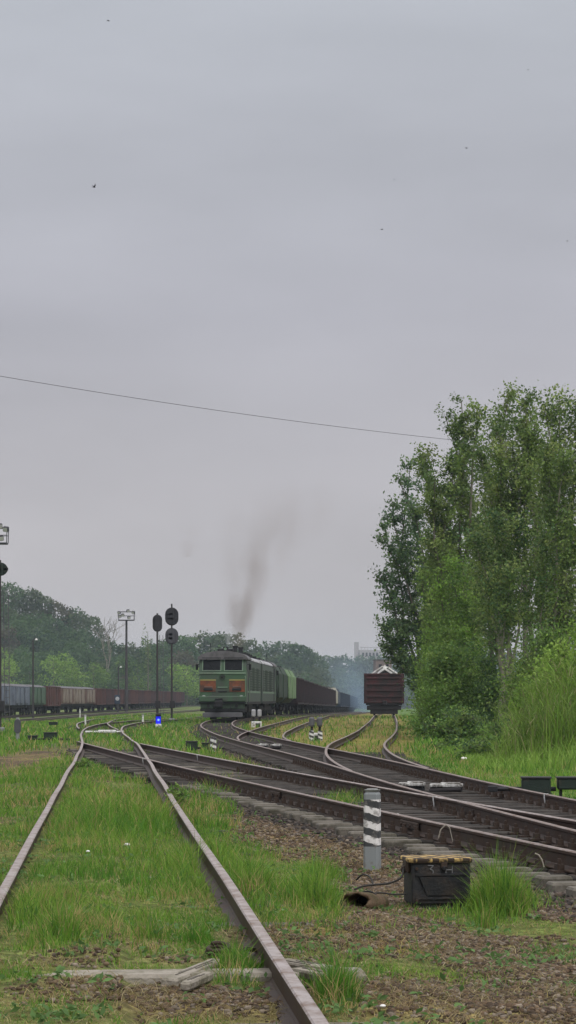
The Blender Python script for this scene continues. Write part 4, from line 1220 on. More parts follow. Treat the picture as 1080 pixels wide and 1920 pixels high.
def locomotive(label, group):
    root = thing('diesel_locomotive', label, 'locomotive', (0, 0, 0), 0, group)
    y0, y1 = -8.3, 8.3; hw = 1.47; G, S = M['loco_green'], M['loco_side']
    # main body behind the nose
    mb = MB(); pr = [(-hw, .98), (hw, .98), (hw, 3.62), (hw - .06, 3.72), (-hw + .06, 3.72), (-hw, 3.62)][::-1]
    mb.prism(pr, y0 + .34, y1, S); mb.build('body', root)
    # nose: slightly raked lower face and set-back windscreen band
    mb = MB()
    n1 = [(-hw + .05, .98), (hw - .05, .98), (hw, 2.95), (-hw, 2.95)]; ys = y0
    a = [(-1.40, y0, .98), (1.40, y0, .98), (1.43, y0 - .0, 2.92), (-1.43, y0, 2.92), (-hw, y0 + .36, .98), (hw, y0 + .36, .98), (hw, y0 + .36, 2.92), (-hw, y0 + .36, 2.92)]
    mb.add(a, [(0, 1, 2, 3), (1, 5, 6, 2), (4, 0, 3, 7), (3, 2, 6, 7), (0, 4, 5, 1)], G)
    mb.build('nose', root)
    mb = MB()
    a = [(-1.43, y0 + .01, 2.92), (1.43, y0 + .01, 2.92), (1.40, y0 + .22, 3.76), (-1.40, y0 + .22, 3.76), (-hw, y0 + .36, 2.92), (hw, y0 + .36, 2.92), (hw - .04, y0 + .36, 3.76), (-hw + .04, y0 + .36, 3.76)]
    mb.add(a, [(0, 1, 2, 3), (1, 5, 6, 2), (4, 0, 3, 7), (3, 2, 6, 7)], M['loco_green']); mb.build('windscreen_frame', root)
    for s in (-1, 1):
        xa, xb = s * .14 + (0 if s > 0 else 0), s * 1.20
        x0_, x1_ = min(xa, xb), max(xa, xb)
        T = Matrix.Translation((0, y0 + .01, 2.92)) @ Matrix.Rotation(math.atan2(-.21, .84), 4, 'X')
        mb = MB(); mb.box(((x0_ + x1_) / 2, -.012, .45), (x1_ - x0_, .03, .70), M['glass'], T, bev=.01)
        w = mb.build('windscreen', root)
        mb = MB()
        for zz in (.085, .815): mb.box(((x0_ + x1_) / 2, -.02, zz), (x1_ - x0_ + .1, .05, .045), M['loco_light'], T)
        for xx in (x0_ - .03, x1_ + .03): mb.box((xx, -.02, .45), (.05, .05, .70), M['loco_light'], T)
        mb.build('frame', w)
        mb = MB(); mb.tube([(s * .5, -.04, .1), (s * .75, -.04, .5)], .012, M['soot'], 4, True, T); mb.build('wiper', w)
    mb = MB(); mb.box((0, y0 - .015, 2.86), (2.86, .05, .10), M['loco_light'], bev=.01); mb.build('trim_band', root)
    for s in (-1, 1):
        mb = MB(); mb.box((s * .90, y0 - .008, 2.06), (.98, .03, .70), M['orange'], bev=.006); pnl = mb.build('orange_panel', root)
        mb = MB(); mb.box((s * .90, y0 - .020, 2.44), (.99, .04, .065), M['yellow'], bev=.006); mb.build('yellow_stripe', pnl)
        mb = MB(); mb.box((s * .88, y0 - .05, 1.87), (.56, .09, .15), M['soot'], bev=.03); mb.box((s * .88, y0 - .03, 2.02), (.5, .05, .10), M['brown_wagon'], bev=.02); mb.build('footstep', pnl)
        mb = MB(); mb.cyl((s * 1.15, y0 - .05, 1.38), .13, .14, M['roof_pale'], 14, 'y'); mb.cyl((s * 1.15, y0 - .125, 1.38), .10, .02, M['lens'], 14, 'y'); mb.build('headlight', root)
        mb = MB(); mb.tube([(s * 1.40, y0 - .06, 1.1), (s * 1.40, y0 - .1, 2.6), (s * 1.38, y0 - .02, 2.7)], .022, M['loco_light'], 6); mb.build('handrail', root)
        mb = MB(); mb.box((s * (hw + .17), y0 + .75, 3.25), (.16, .1, .36), M['soot'], bev=.03); mb.tube([(s * hw, y0 + .75, 3.4), (s * (hw + .17), y0 + .75, 3.4)], .02, M['soot'], 5); mb.build('mirror', root)
    mb = MB(); mb.cyl((-.02, y0 - .02, 2.62), .20, .04, M['green_shade'], 18, 'y')
    st = []
    for k in range(10):
        a = PI / 2 + PI * k / 5; r_ = .15 if k % 2 == 0 else .06; st.append((-.02 + r_ * math.cos(a), y0 - .052, 2.62 + r_ * math.sin(a)))
    mb.add(st + [(-.02, y0 - .062, 2.62)], [(k, (k + 1) % 10, 10) for k in range(10)], M['soot']); mb.build('emblem', root)
    mb = MB(); mb.box((0, y0 - .02, 2.0), (.62, .045, .06), M['loco_light']); mb.box((0, y0 - .02, 1.74), (.55, .045, .05), M['soot']); mb.build('number_bar', root)
    mb = MB(); mb.box((0, y0 - .08, 1.28), (2.9, .2, .34), G, bev=.04); mb.build('headlight_shelf', root)
    # buffer beam, coupler, plough
    mb = MB(); mb.box((0, y0 + .12, .88), (2.72, .3, .44), M['green_shade'], bev=.04); mb.box((0, y0 - .06, 1.05), (2.9, .1, .08), M['soot']); bb = mb.build('buffer_beam', root)  # thin black strip paints a shadow gap below the headlight shelf
    for s in (-1, 1):
        mb = MB(); mb.cyl((s * .86, y0 - .07, .86), .10, .1, M['soot'], 12, 'y'); mb.build('hose_end', bb)
        mb = MB(); mb.tube([(s * .5, y0 - .05, .95), (s * .52, y0 - .16, .75), (s * .4, y0 - .12, .6)], .03, M['soot'], 6); mb.build('air_hose', bb)
    mb = MB(); mb.box((-.16, y0 - .3, .98), (.34, .7, .46), M['soot'], bev=.05); mb.box((-.2, y0 - .62, .95), (.5, .2, .4), M['soot'], bev=.06); mb.box((-.2, y0 - .3, 1.27), (.5, .2, .1), M['soot'], bev=.03); mb.build('coupler', root)
    mb = MB(); mb.box((0, y0 + .05, .66), (2.0, .1, .07), M['soot']); mb.build('step_bar', root)
    mb = MB(); a = []
    mb.box((0, y0 + .0, .30), (2.45, .12, .30), M['grey_metal'], bev=.03); mb.box((0, y0 + .1, .50), (2.2, .2, .12), M['soot']); mb.build('plough', root)
    # roof
    mb = MB(); arc = [(1.55, 3.70)] + [(1.55 * math.cos(a), 3.74 + .50 * math.sin(a)) for a in np.linspace(.12, PI - .12, 15)] + [(-1.55, 3.70)]
    mb.prism(arc[::-1] if False else arc[::-1], y0 + .02, y0 + 4.2, M['roof_grey']); mb.build('cab_roof', root)
    mb = MB(); arc2 = [(1.49, 3.70)] + [(1.47 * math.cos(a), 3.73 + .42 * math.sin(a)) for a in np.linspace(.15, PI - .15, 13)] + [(-1.49, 3.70)]
    mb.prism(arc2[::-1], y0 + 4.24, y1 - .02, M['roof_pale']); mb.build('roof', root)
    mb = MB(); mb.box((.1, y0 + 1.2, 4.30), (.95, .6, .16), M['soot'], bev=.05); mb.build('roof_vent', root)
    for s in (-1, 1):
        mb = MB(); mb.tube([(s * .35 - .2, y0 + .7, 4.33), (s * .35 - .2, y0 + .25, 4.36)], [.03, .09], M['loco_light'], 10); mb.box((s * .35 - .2, y0 + .6, 4.25), (.06, .06, .14), M['soot']); mb.build('horn', root)
        mb = MB(); mb.tube([(s * 1.0, y0 + .1, 3.74), (s * 1.0, y0 - .12, 3.68)], .03, M['soot'], 6); mb.box((s * .68, y0 + .12, 3.80), (1.16, .22, .04), M['soot']); mb.build('sun_visor', root)
    mb = MB(); mb.tube([(-.9, y0 + 2.2, 4.1), (-.9, y0 + 2.2, 4.75)], .02, M['soot'], 5); mb.build('aerial', root)
    mb = MB(); mb.box((0, y0 - .03, .60), (2.74, .06, .16), M['soot']); mb.build('shadow_gap', root)  # black strip painting the shadow gap between buffer beam and plough
    for x, y, h in ((.1, y0 + 1.4, .26), (.45, y0 + 5.2, .42), (.55, y0 + 9.0, .42)):
        mb = MB(); mb.cyl((x, y, 4.12 + h / 2), .15, h + .2, M['soot'], 14); mb.cyl((x, y, 4.2 + h), .18, .08, M['soot'], 14); mb.build('exhaust_stack', root)
    for y in (y0 + 7, y0 + 11.5, y0 + 14):
        mb = MB(); mb.cyl((.3, y, 4.16), .75, .22, M['soot'], 18); mb.build('roof_fan', root)
    # sides
    for s in (-1, 1):
        for y, w in ((y0 + 1.25, .9), ):
            mb = MB(); mb.box((s * (hw + .005), y, 3.25), (.03, w, .6), M['glass']); mb.build('side_window', root)
        mb = MB(); mb.box((s * (hw + .008), y0 + 2.6, 2.3), (.03, .75, 2.5), M['soot']); d_ = mb.build('door', root)
        mb = MB(); mb.tube([(s * (hw + .06), y0 + 2.1, 1.1), (s * (hw + .06), y0 + 2.1, 2.6)], .02, M['loco_light'], 5); mb.build('grab_rail', d_)
        for k in range(5):
            y = y0 + 5.0 + k * 2.4
            mb = MB(); mb.box((s * (hw + .006), y, 2.55), (.03, 1.7, 1.5), M['green_shade' if k % 2 else 'loco_side'])
            for z in np.arange(1.9, 3.25, .16): mb.box((s * (hw + .03), y, z), (.04, 1.6, .05), M['green_shade'])
            mb.build('side_grille', root)
        mb = MB(); mb.box((s * (hw + .01), 0.2, 1.72), (.02, 15.4, .12), M['loco_light']); mb.build('side_band', root)
        mb = MB(); mb.box((s * (hw - .06), .2, 1.02), (.18, 16.0, .16), M['under']); mb.build('sole_bar', root)
    mb = MB(); mb.box((0, 0, .72), (2.5, 4.4, .62), M['under'], bev=.1); mb.build('fuel_tank', root)
    for yb in (-5.0, 5.0):
        mb = MB()
        for s in (-1, 1): mb.box((s * 1.1, 0, .62), (.18, 4.6, .36), M['under'], bev=.05)
        mb.box((0, 0, .8), (2.0, 3.6, .3), M['under']); b = mb.build('bogie', root); b.location = (0, yb, 0)
        for q in (-1.8, 0, 1.8):
            w = MB()
            for s in (-1, 1): w.cyl((s * .80, q, .52), .52, .14, M['under'], 20, 'x')
            w.cyl((0, q, .52), .1, 1.6, M['under'], 8, 'x'); w.build('wheelset', b)
    return root


lo = locomotive('green diesel locomotive with orange front panels facing the camera', 'coupled diesel locomotive sections')
put(lo, L3, 144.4, zr_main)
lb = dup(lo, (0, 0, 0), 0, 'second sooty green locomotive section coupled behind the orange-panelled front one', 'coupled diesel locomotive sections')
put(lb, L3, 161.8, zr_main); lb.rotation_euler[2] += PI
TR = 'wagons of the freight train behind the locomotive'
h1 = hopper('dark bottle green covered wagon directly behind the locomotive sections', M['green_shade'], M['green_shade'], TR, 4.05); put(h1, L3, 178.6, zr_main)
h2 = hopper('pale green hopper wagon with two bright side panels in the train', M['green_shade'], M['green_hopper'], TR, 4.15); put(h2, L3, 192.8, zr_main)
ORD = ['first', 'second', 'third', 'fourth', 'fifth', 'sixth', 'seventh', 'eighth', 'ninth', 'tenth', 'eleventh', 'twelfth', 'thirteenth', 'fourteenth', 'fifteenth']
dk = None
for k in range(10):
    lab = ORD[k] + ' dark maroon open wagon behind the pale green hopper wagon'
    if dk is None: dk = gondola(lab, M['maroon_dark'], TR); o = dk
    else: o = dup(dk, (0, 0, 0), 0, lab, TR)
    put(o, L3, 207 + k * 13.95, zr_main)
h3 = hopper('dirty cream hopper wagon after the row of dark open wagons', M['cream_wagon'], M['cream_wagon'], TR, 3.9); put(h3, L3, 347, zr_main)
h4 = hopper('dark hooded wagon directly behind the cream hopper wagon', M['green_shade'], M['navy_wagon'], TR, 3.9); put(h4, L3, 361, zr_main)
nv = None
for k in range(11):
    lab = ORD[k] + ' hazy dark blue open wagon beyond the cream hopper wagon'
    if nv is None: nv = gondola(lab, M['navy_wagon'], TR); o = nv
    else: o = dup(nv, (0, 0, 0), 0, lab, TR)
    put(o, L3, 375 + k * 13.95, zr_main)
# lone red wagon with a white heap
rw = gondola('lone oxide red open wagon with its ribbed end wall facing, standing by the trees', M['red_wagon'], None); put(rw, L4, 183.5, zr_main); rw.location.x -= .03
mb = MB(); mb.box((0, -6.2, .62), (2.75, .1, .36), M['under'], bev=.03); mb.box((0, -6.05, .32), (2.2, .3, .4), M['under'], bev=.03); mb.build('undergear_dark_fill', rw)  # undergear boxes added to fill the space below the end wall with darkness
mb = MB()
for k in range(14): pass
t = thing('rubble_load', 'pale heap of white rubble piled in the lone red wagon', 'load', rw.location + Vector((0, -1.0, 0)), rw.rotation_euler[2])
V, Fc = ico()
mb = MB()
hs = []
for i in range(9):
    for j in range(7):
        x = -1.25 + 2.5 * j / 6; y = -4.2 + 8 * i / 8
        hs.append((x, y, 2.5 + (1.55 * max(0, 1 - (abs(x) / 1.35) ** 1.2)) * (.75 + .25 * math.sin(i * 2.1) + random.uniform(-.08, .08))))
mb.add(hs, [(i * 7 + j, i * 7 + j + 1, i * 7 + j + 8, i * 7 + j + 7) for i in range(8) for j in range(6)] + [(0, 7, 14, 21, 28, 35, 42, 49, 56, 62, 55, 48, 41, 34, 27, 20, 13, 6)][:0], M['rubble'])
mb.box((0, -.2, 2.45), (2.5, 8, .3), M['rubble']); mb.build('heap', t)
mb = MB(); mb.tube([(-1.0, -4.0, 3.32), (-.15, -4.15, 3.9)], .12, M['rubble'], 6); mb.tube([(1.0, -4.0, 3.32), (.2, -4.15, 3.85)], .12, M['rubble'], 6); mb.build('slab', t)
# parked row on the far left
PK = 'parked wagons in the far left row'
kinds = {}
row = [('blue', 'blue'), ('blue', 'blue'), ('green', 'green'), ('red', 'red'), ('brown', 'brown'), ('beige', 'beige'), ('brown', 'brown'), ('red', 'red'), ('dark', 'dark')] + [('red', 'red'), ('dark', 'dark')] * 6
desc = {'blue': 'faded blue boxcar', 'green': 'dull green boxcar', 'red': 'oxide red open wagon', 'brown': 'dusty brown boxcar', 'beige': 'dusty beige boxcar', 'dark': 'dark maroon open wagon'}
cnt = {}
for k, (kd, _) in enumerate(row):
    d = 232.5 + k * 14.2; cnt[kd] = cnt.get(kd, 0) + 1
    tot = sum(1 for q in row if q[0] == kd)
    lab = desc[kd] + (' in the parked row on the left' if tot == 1 else ', ' + ORD[cnt[kd] - 1] + ' of its colour from the left in the parked row')
    if kd not in kinds:
        if kd == 'blue': o = boxcar(lab, M['blue_wagon'], M['roof_pale'] if 0 else M['blue_wagon'], PK)
        elif kd == 'green': o = boxcar(lab, M['green_wagon'], M['green_wagon'], PK)
        elif kd == 'brown': o = boxcar(lab, M['brown_wagon'], M['beige_wagon'], PK)
        elif kd == 'beige': o = boxcar(lab, M['beige_wagon'], M['beige_wagon'], PK)
        elif kd == 'red': o = gondola(lab, M['red_row'], PK)
        else: o = gondola(lab, M['maroon_row'], PK)
        kinds[kd] = o
    else: o = dup(kinds[kd], (0, 0, 0), 0, lab, PK)
    put(o, L8, d, zr_low)
# ------------------------------------------------------------------ trees
def tube_arrays(pts, rads, n=5):
    pts = np.asarray(pts, float); k = len(pts)
    t = np.gradient(pts, axis=0); t /= np.linalg.norm(t, axis=1)[:, None] + 1e-9
    ref = np.array((.3, .9, .1)); a = np.cross(t, ref); a /= np.linalg.norm(a, axis=1)[:, None] + 1e-9; b = np.cross(t, a)
    q = np.arange(n) * 2 * PI / n
    v = pts[:, None] + (a[:, None] * np.cos(q)[None, :, None] + b[:, None] * np.sin(q)[None, :, None]) * np.asarray(rads)[:, None, None]
    f = []
    for i in range(k - 1):
        for j in range(n): f.append((i * n + j, i * n + (j + 1) % n, (i + 1) * n + (j + 1) % n, (i + 1) * n + j))
    return v.reshape(-1, 3), np.array(f)


def grow(stems, H, t0, ntw, tw_len, nleaf, jit, leaf, cols, up=.6, seed=0, lobes=None, droop=0.0, gap=0.25):
    """stems: [(base xyz, tip xyz, radius)]; returns wood arrays and leaf arrays"""
    rg = np.random.default_rng(seed)
    WV, WF = [], []; off = 0; LP = []; LC = []

    def wood(p, r, n=5):
        nonlocal off
        v, f = tube_arrays(p, r, n); WV.append(v); WF.append(f + off); off += len(v)
    for si, (b, tp, r) in enumerate(stems):
        b = np.array(b, float); tp = np.array(tp, float)
        s = np.linspace(0, 1, 9)[:, None]
        bend = rg.normal(0, .05, (3,)) * np.linalg.norm(tp - b); bend[2] = 0
        path = b + (tp - b) * s + bend * np.sin(s * PI) + rg.normal(0, .012, (9, 3)) * np.linalg.norm(tp - b) * (s > 0) * (s < 1)
        path[:, 0] -= (tp - b)[0] * .35 * np.sin(s[:, 0] * PI) * .6; path[:, 1] -= (tp - b)[1] * .35 * np.sin(s[:, 0] * PI) * .6
        wood(path, r * (1 - .9 * s[:, 0]) + .008, 6)
        for k in range(ntw):
            t = t0 + (1 - t0) * rg.random() ** .85
            p = np.array([np.interp(t, s[:, 0], path[:, i]) for i in range(3)])
            az = rg.random() * 2 * PI; u = up * (.5 + rg.random())
            dr = np.array((math.cos(az), math.sin(az), u)); dr /= np.linalg.norm(dr)
            L = tw_len * (.45 + .75 * rg.random()) * (1 - .55 * t) * (1.0 if t > .3 else .75)
            if lobes is not None and rg.random() < gap: continue
            e = p + dr * L; e[2] -= droop * L * rg.random()
            m = (p + e) / 2 + rg.normal(0, .06 * L, 3)
            wood([p, m, e], [max(.006, r * .22 * (1 - t * .7)), max(.005, r * .12 * (1 - t * .7)), .004], 3)
            nl = int(nleaf * (.5 + rg.random()))
            q = rg.random(nl) ** .7
            pos = p + (e - p) * q[:, None] + rg.normal(0, 1, (nl, 3)) * jit * (.35 + .8 * q[:, None])
            LP.append(pos)
            c = np.array(cols[rg.integers(0, len(cols))]) * (.75 + .5 * rg.random())
            LC.append(c[None] * (.8 + .4 * rg.random((nl, 1))))
    P = np.concatenate(LP); Cc = np.concatenate(LC)
    vs, q, tt = leaf_quads(P, leaf * (.6 + .8 * rg.random(len(P))), Cc, .1, .6)
    return np.concatenate(WV), np.concatenate(WF), vs, q, tt


def tree(name, label, cat, base, stems, bark, group=None, **kw):
    t = thing(name, label, cat, base, 0, group)
    wv, wf, lv, lq, lt = grow(stems, 0, **kw)
    quick_mesh('trunk', wv, wf, None, [M[bark]], None, t, True)
    quick_mesh('crown', lv, lq, None, [M['leaf']], lt, t)
    return t


OLIVE = [(.15, .225, .06), (.19, .27, .072), (.12, .185, .056), (.24, .30, .095), (.10, .165, .052)]
DARKG = [(.075, .145, .055), (.095, .165, .06), (.07, .13, .06), (.115, .185, .07)]
MIDG = [(.13, .235, .05), (.165, .27, .06), (.11, .205, .052), (.20, .29, .075)]
BRIGHT = [(.20, .34, .055), (.235, .37, .065), (.16, .285, .05), (.265, .38, .085)]


def px_tree(name, label, cat, px, d, top, tips, bark, group=None, base_r=.16, low=None, **kw):
    """tips: (x px, y px, depth offset) of every stem's top"""
    g = ground_at(px, d)
    st = []
    for i, (tx, ty, dy) in enumerate(tips):
        tp = at(tx, ty, d + dy) - g
        b = (random.uniform(-.5, .5), random.uniform(-.5, .5), -.1) if low is None else (random.uniform(-low, low), random.uniform(-low, low), -.1)
        st.append((b, tuple(tp), base_r * random.uniform(.7, 1.1)))
    return tree(name, label, cat, g, st, bark, group, **kw)


GT = 'tall trees on the right bank'
px_tree('tall_tree', 'dark ragged tree reaching out over the lone red wagon, leftmost of the right bank', 'tree', 806, 124, 880,
        [(722, 985, -1), (745, 890, 0), (770, 870, 1), (718, 1075, 0), (716, 1175, -1), (728, 1215, 0), (800, 880, 2), (735, 940, 2), (770, 940, -2)], 'bark', GT, .12, t0=.33, ntw=58, tw_len=1.75, nleaf=36, jit=.17, leaf=.18, cols=[(.10, .175, .075), (.125, .195, .075), (.09, .155, .08), (.15, .22, .085)], up=.7, seed=1)
px_tree('tall_tree', 'olive tree with sparse leafy top spikes, second from left on the right bank', 'tree', 850, 108, 770,
        [(795, 850, 0), (835, 780, 1), (865, 752, 0), (900, 770, -1), (880, 800, 2), (815, 900, -2), (930, 800, 2), (848, 860, -2)], 'bark', GT, .14, t0=.2, ntw=70, tw_len=1.8, nleaf=50, jit=.17, leaf=.155, cols=OLIVE, up=.8, seed=2)
px_tree('tall_tree', 'tallest olive tree with pale slender stems, middle of the right bank', 'tree', 950, 92, 740,
        [(920, 790, 0), (955, 738, 1), (985, 752, 0), (1005, 790, -1), (940, 850, -2), (970, 800, 2), (900, 850, 2), (1000, 880, -2)], 'bark_pale', GT, .14, t0=.3, ntw=95, tw_len=1.6, nleaf=42, jit=.19, leaf=.135, cols=OLIVE, up=.9, seed=3)
px_tree('tall_tree', 'dense olive tree at the right frame edge behind the reeds', 'tree', 1055, 84, 750,
        [(1020, 765, 0), (1050, 750, 1), (1078, 765, 0), (1030, 850, -1), (1100, 760, 1), (1065, 860, -2), (1120, 850, 0)], 'bark_pale', GT, .13, t0=.25, ntw=95, tw_len=1.6, nleaf=42, jit=.19, leaf=.13, cols=OLIVE, up=.9, seed=4)
px_tree('tall_tree', 'mid green tree rising behind the bright bushes beside the red wagon', 'tree', 850, 116, 980,
        [(805, 1060, -1), (820, 1020, 0), (850, 1000, 0), (900, 980, 1), (930, 1000, -1), (830, 1080, -2)], 'bark', GT, .11, t0=.1, ntw=80, tw_len=1.7, nleaf=42, jit=.22, leaf=.16, cols=MIDG + OLIVE[:2], up=.5, seed=5)
px_tree('tall_tree', 'dark leafy tree filling the middle of the bank with bare lower stems', 'tree', 940, 82, 1000,
        [(890, 1010, 0), (930, 960, 1), (975, 980, 0), (1020, 1000, -1), (960, 1060, -2)], 'bark_pale', GT, .075, t0=.52, ntw=60, tw_len=1.4, nleaf=36, jit=.19, leaf=.12, cols=OLIVE + DARKG[:2], up=.6, seed=6)
BU = 'bushes under the tall trees'
for i, (lab, px, d, tips, c, lf) in enumerate((
        ('bright green bush immediately right of the lone red wagon', 845, 112, [(815, 1150, 0), (825, 1110, 1), (840, 1090, 0), (860, 1120, -1), (822, 1220, -1), (824, 1260, 0), (826, 1300, -2), (828, 1335, -3)], BRIGHT, .17),
        ('tall mid green bush second to the right of the red wagon', 850, 98, [(820, 1080, 0), (850, 1050, 1), (880, 1070, 0), (900, 1130, -1), (830, 1180, -2), (870, 1190, -2)], BRIGHT[:2] + MIDG, .16),
        ('shaded low bush beneath the pale slender stems', 905, 88, [(865, 1240, 0), (890, 1215, 1), (915, 1240, 0), (930, 1280, -1), (885, 1290, -2)], MIDG + DARKG, .15),
        ('low leafy bush on the verge below the middle of the bank', 845, 84, [(825, 1240, 0), (830, 1215, 1), (860, 1225, 0), (880, 1270, -1), (835, 1300, -1), (832, 1330, -1)], MIDG, .14),
        ('olive bush behind the left end of the reeds', 1010, 72, [(985, 1240, 0), (1000, 1200, 1), (1025, 1190, 0), (1045, 1200, 0), (990, 1280, -1)], OLIVE + MIDG, .13))):
    px_tree('bush', lab, 'bush', px, d, 0, tips, 'bark', BU, .05, 1.0, t0=.03, ntw=80, tw_len=1.4, nleaf=44, jit=.23, leaf=lf * .78, cols=c, up=.35, seed=20 + i)
for i, (lab, px, d, tips) in enumerate((('dark green bramble thicket at the foot of the reeds', 960, 57, [(900, 1390, 0), (930, 1360, 1), (960, 1365, 0), (990, 1370, 0), (1010, 1385, -1), (880, 1400, -1)]), ('dark bramble thicket at the right frame edge below the reeds', 1060, 54.5, [(1020, 1375, 0), (1045, 1350, 1), (1075, 1360, 0), (1100, 1370, 0)]), ('low bramble patch between verge and shaded bush', 850, 66, [(810, 1360, 0), (840, 1335, 1), (870, 1330, 0), (890, 1350, 0), (905, 1370, 0)]))):
    px_tree('bramble', lab, 'bramble', px, d, 0, tips, 'bark', 'bramble thickets', .015, .9, t0=.02, ntw=70, tw_len=.8, nleaf=26, jit=.13, leaf=.085, cols=MIDG + DARKG + OLIVE[:1], up=.3, seed=40 + i, droop=.5)
for i, (lab, px, d, tips) in enumerate((('bright yellow green bush growing up through the reeds', 1020, 58, [(985, 1300, 0), (1010, 1255, 1), (1035, 1230, 0), (1050, 1270, -1), (970, 1330, 0)]), ('tall bright green bush in the reeds at the right frame edge', 1085, 56, [(1060, 1215, 0), (1085, 1185, 1), (1105, 1210, 0), (1050, 1280, -1)]))):
    px_tree('bush', lab, 'bush', px, d, 0, tips, 'bark', 'bushes among the reeds', .03, .7, t0=.05, ntw=60, tw_len=.8, nleaf=26, jit=.14, leaf=.085, cols=BRIGHT, up=.9, seed=60 + i)
# tall reeds on the right
parts = []
n = 16000
X = 4.6 + RNG.random(n) * 6.5; d = 51.5 + RNG.random(n) * 13
cl = fbm(X, d, 1.1, 201)
keep = (X > (925 - 540) * d / F + 1.2 * RNG.random(n) ** 2) & (RNG.random(n) < sm(.3, .55, cl) * .9 + .1); X, d, cl = X[keep], d[keep], cl[keep]; n = len(X)
zt = ground_z(X, d)
rel = sm(890, 1075, 540 + X / d * F)
h = (.6 + 1.9 * rel) * (.25 + 1.1 * cl) * (.55 + .6 * RNG.random(n))
h = np.where(RNG.random(n) < .04, h * 1.3, h)
tn = np.array(BRIGHT)[RNG.integers(0, 4, n)] * (.55 + .45 * RNG.random((n, 1))) * (.75 + .5 * cl[:, None]); tn = np.where(RNG.random((n, 1)) < .16, np.array((.30, .28, .14)), tn)
parts.append(blades(X, d, zt, h, np.full(n, .024), .05 + .9 * RNG.random(n) ** 2, tn))
k = 22000                                  # leaves off the stalks
i_ = RNG.integers(0, n, k); f_ = .15 + .75 * RNG.random(k)
parts.append(blades(X[i_] + RNG.normal(0, .06, k), d[i_], zt[i_] + h[i_] * f_, h[i_] * .22, np.full(k, .020), .5 + 1.0 * RNG.random(k), tn[i_] * (.8 + .4 * RNG.random((k, 1)))))
tag(join_blades('reeds', parts, M['grass']), kind='stuff')
# rough tall grass along the foot of the bank
parts = []
n = 12000; d = 46 + 80 * RNG.random(n); e = L4.x(d) + 2.6; X = e + RNG.random(n) ** 1.3 * 3.2
parts.append(blades(X, d, ground_z(X, d), .25 + .55 * RNG.random(n) * sm(0, 2, X - e), .02 + d * .0002, .15 + .6 * RNG.random(n), np.array(BRIGHT)[RNG.integers(0, 4, n)] * (.7 + .5 * RNG.random((n, 1)))))
tag(join_blades('verge_grass', parts, M['grass']), kind='stuff')

# ------------------------------------------------------------------ far woods, hills
def crown_cloud(P0, Rr, Hh, nl, leaf, cols, rg):
    """leaf clumps over an uneven crown; returns positions and colours"""
    u = rg.normal(0, 1, (nl, 3)); u /= np.linalg.norm(u, axis=1)[:, None]
    ph = rg.random(3) * 6
    bump = 1 + .16 * np.sin(u[:, 0] * 4 + ph[0]) * np.cos(u[:, 2] * 5 + ph[1]) + .10 * np.sin(u[:, 1] * 7 + ph[2])
    r = (.60 + .38 * rg.random(nl) ** .8) * bump
    P = P0 + u * r[:, None] * np.array((Rr, Rr, Hh / 2)) 
    c = np.array(cols)[rg.integers(0, len(cols), nl)] * (.85 + .3 * rg.random((nl, 1)))
    return P, c


def wood(name, prof, d0, dep, rows_, step, Rr, Hh, nl, leaf, cols, seed, bare=0.0):
    """prof: (x px, top y px) of the skyline at distance d0; rows of crowns stand in front of it"""
    rg = np.random.default_rng(seed)
    PP, CC = [], []
    px = np.array([p[0] for p in prof], float); py = np.array([p[1] for p in prof], float)
    WV = []; WF = []; off = 0
    for r in range(rows_):
        d = d0 - dep * r / max(1, rows_ - 1)
        s = F / d
        x = px[0]
        while x < px[-1]:
            top = np.interp(x, px, py); ztop = CAM_H - (top - HZ) * d0 / F
            fr = 1 - r / rows_
            zt = ztop * (fr if r else 1) * (1 if r == 0 else rg.uniform(.85, 1.0)) + (0 if r == 0 else rg.uniform(-.5, .5))
            hh = Hh * rg.uniform(.85, 1.15); rr = Rr * rg.uniform(.8, 1.2)
            X = (x - 540) * d / F; dd = d + rg.uniform(-1, 1) * dep / rows_ * .4
            cset = cols[rg.integers(0, len(cols))]
            P, c = crown_cloud(np.array((X, dd, max(zt - hh / 2, hh * .2 - 1.5))), rr, hh, nl, leaf, cset, rg)
            PP.append(P); CC.append(c)
            x += step * s * rg.uniform(.7, 1.2)
    P = np.concatenate(PP); c = np.concatenate(CC)
    vs, q, tt = leaf_quads(P, leaf * (.6 + .8 * rg.random(len(P))), c, .2, .75)
    return tag(quick_mesh(name, vs, q, None, [M['leaf']], tt), kind='stuff')


WD = [(.05, .105, .04), (.065, .125, .045), (.045, .09, .04), (.08, .14, .05)]
FW = [WD, WD, [(.075, .15, .045), (.09, .17, .05)], [(.09, .125, .05), (.075, .11, .045)], [(.11, .115, .06), (.095, .09, .05)], [(.07, .135, .045), (.085, .15, .05)]]
wood('hillside_wood', [(-120, 1098), (0, 1090), (50, 1100), (90, 1112), (125, 1140), (160, 1146), (182, 1165), (195, 1203), (240, 1206), (290, 1208), (350, 1192)], 660, 80, 6, 4.6, 5.4, 12, 1500, .8, FW, 51)
wood('distant_wood', [(310, 1200), (345, 1186), (400, 1184), (435, 1183), (462, 1196), (478, 1212), (490, 1216)], 690, 90, 5, 5.2, 5.8, 12, 1300, .85, FW[:4], 52)
wood('distant_wood', [(478, 1220), (500, 1207), (530, 1200), (556, 1202), (576, 1214), (590, 1224), (600, 1240)], 830, 110, 5, 6, 6.4, 13, 1300, 1.0, [WD, WD, FW[3]], 53)
wood('far_ridge_wood', [(585, 1230), (610, 1229), (630, 1226), (640, 1229), (680, 1230), (720, 1228), (800, 1226), (900, 1224), (1100, 1222)], 1500, 120, 4, 11, 11, 20, 700, 2.2, [WD], 54)


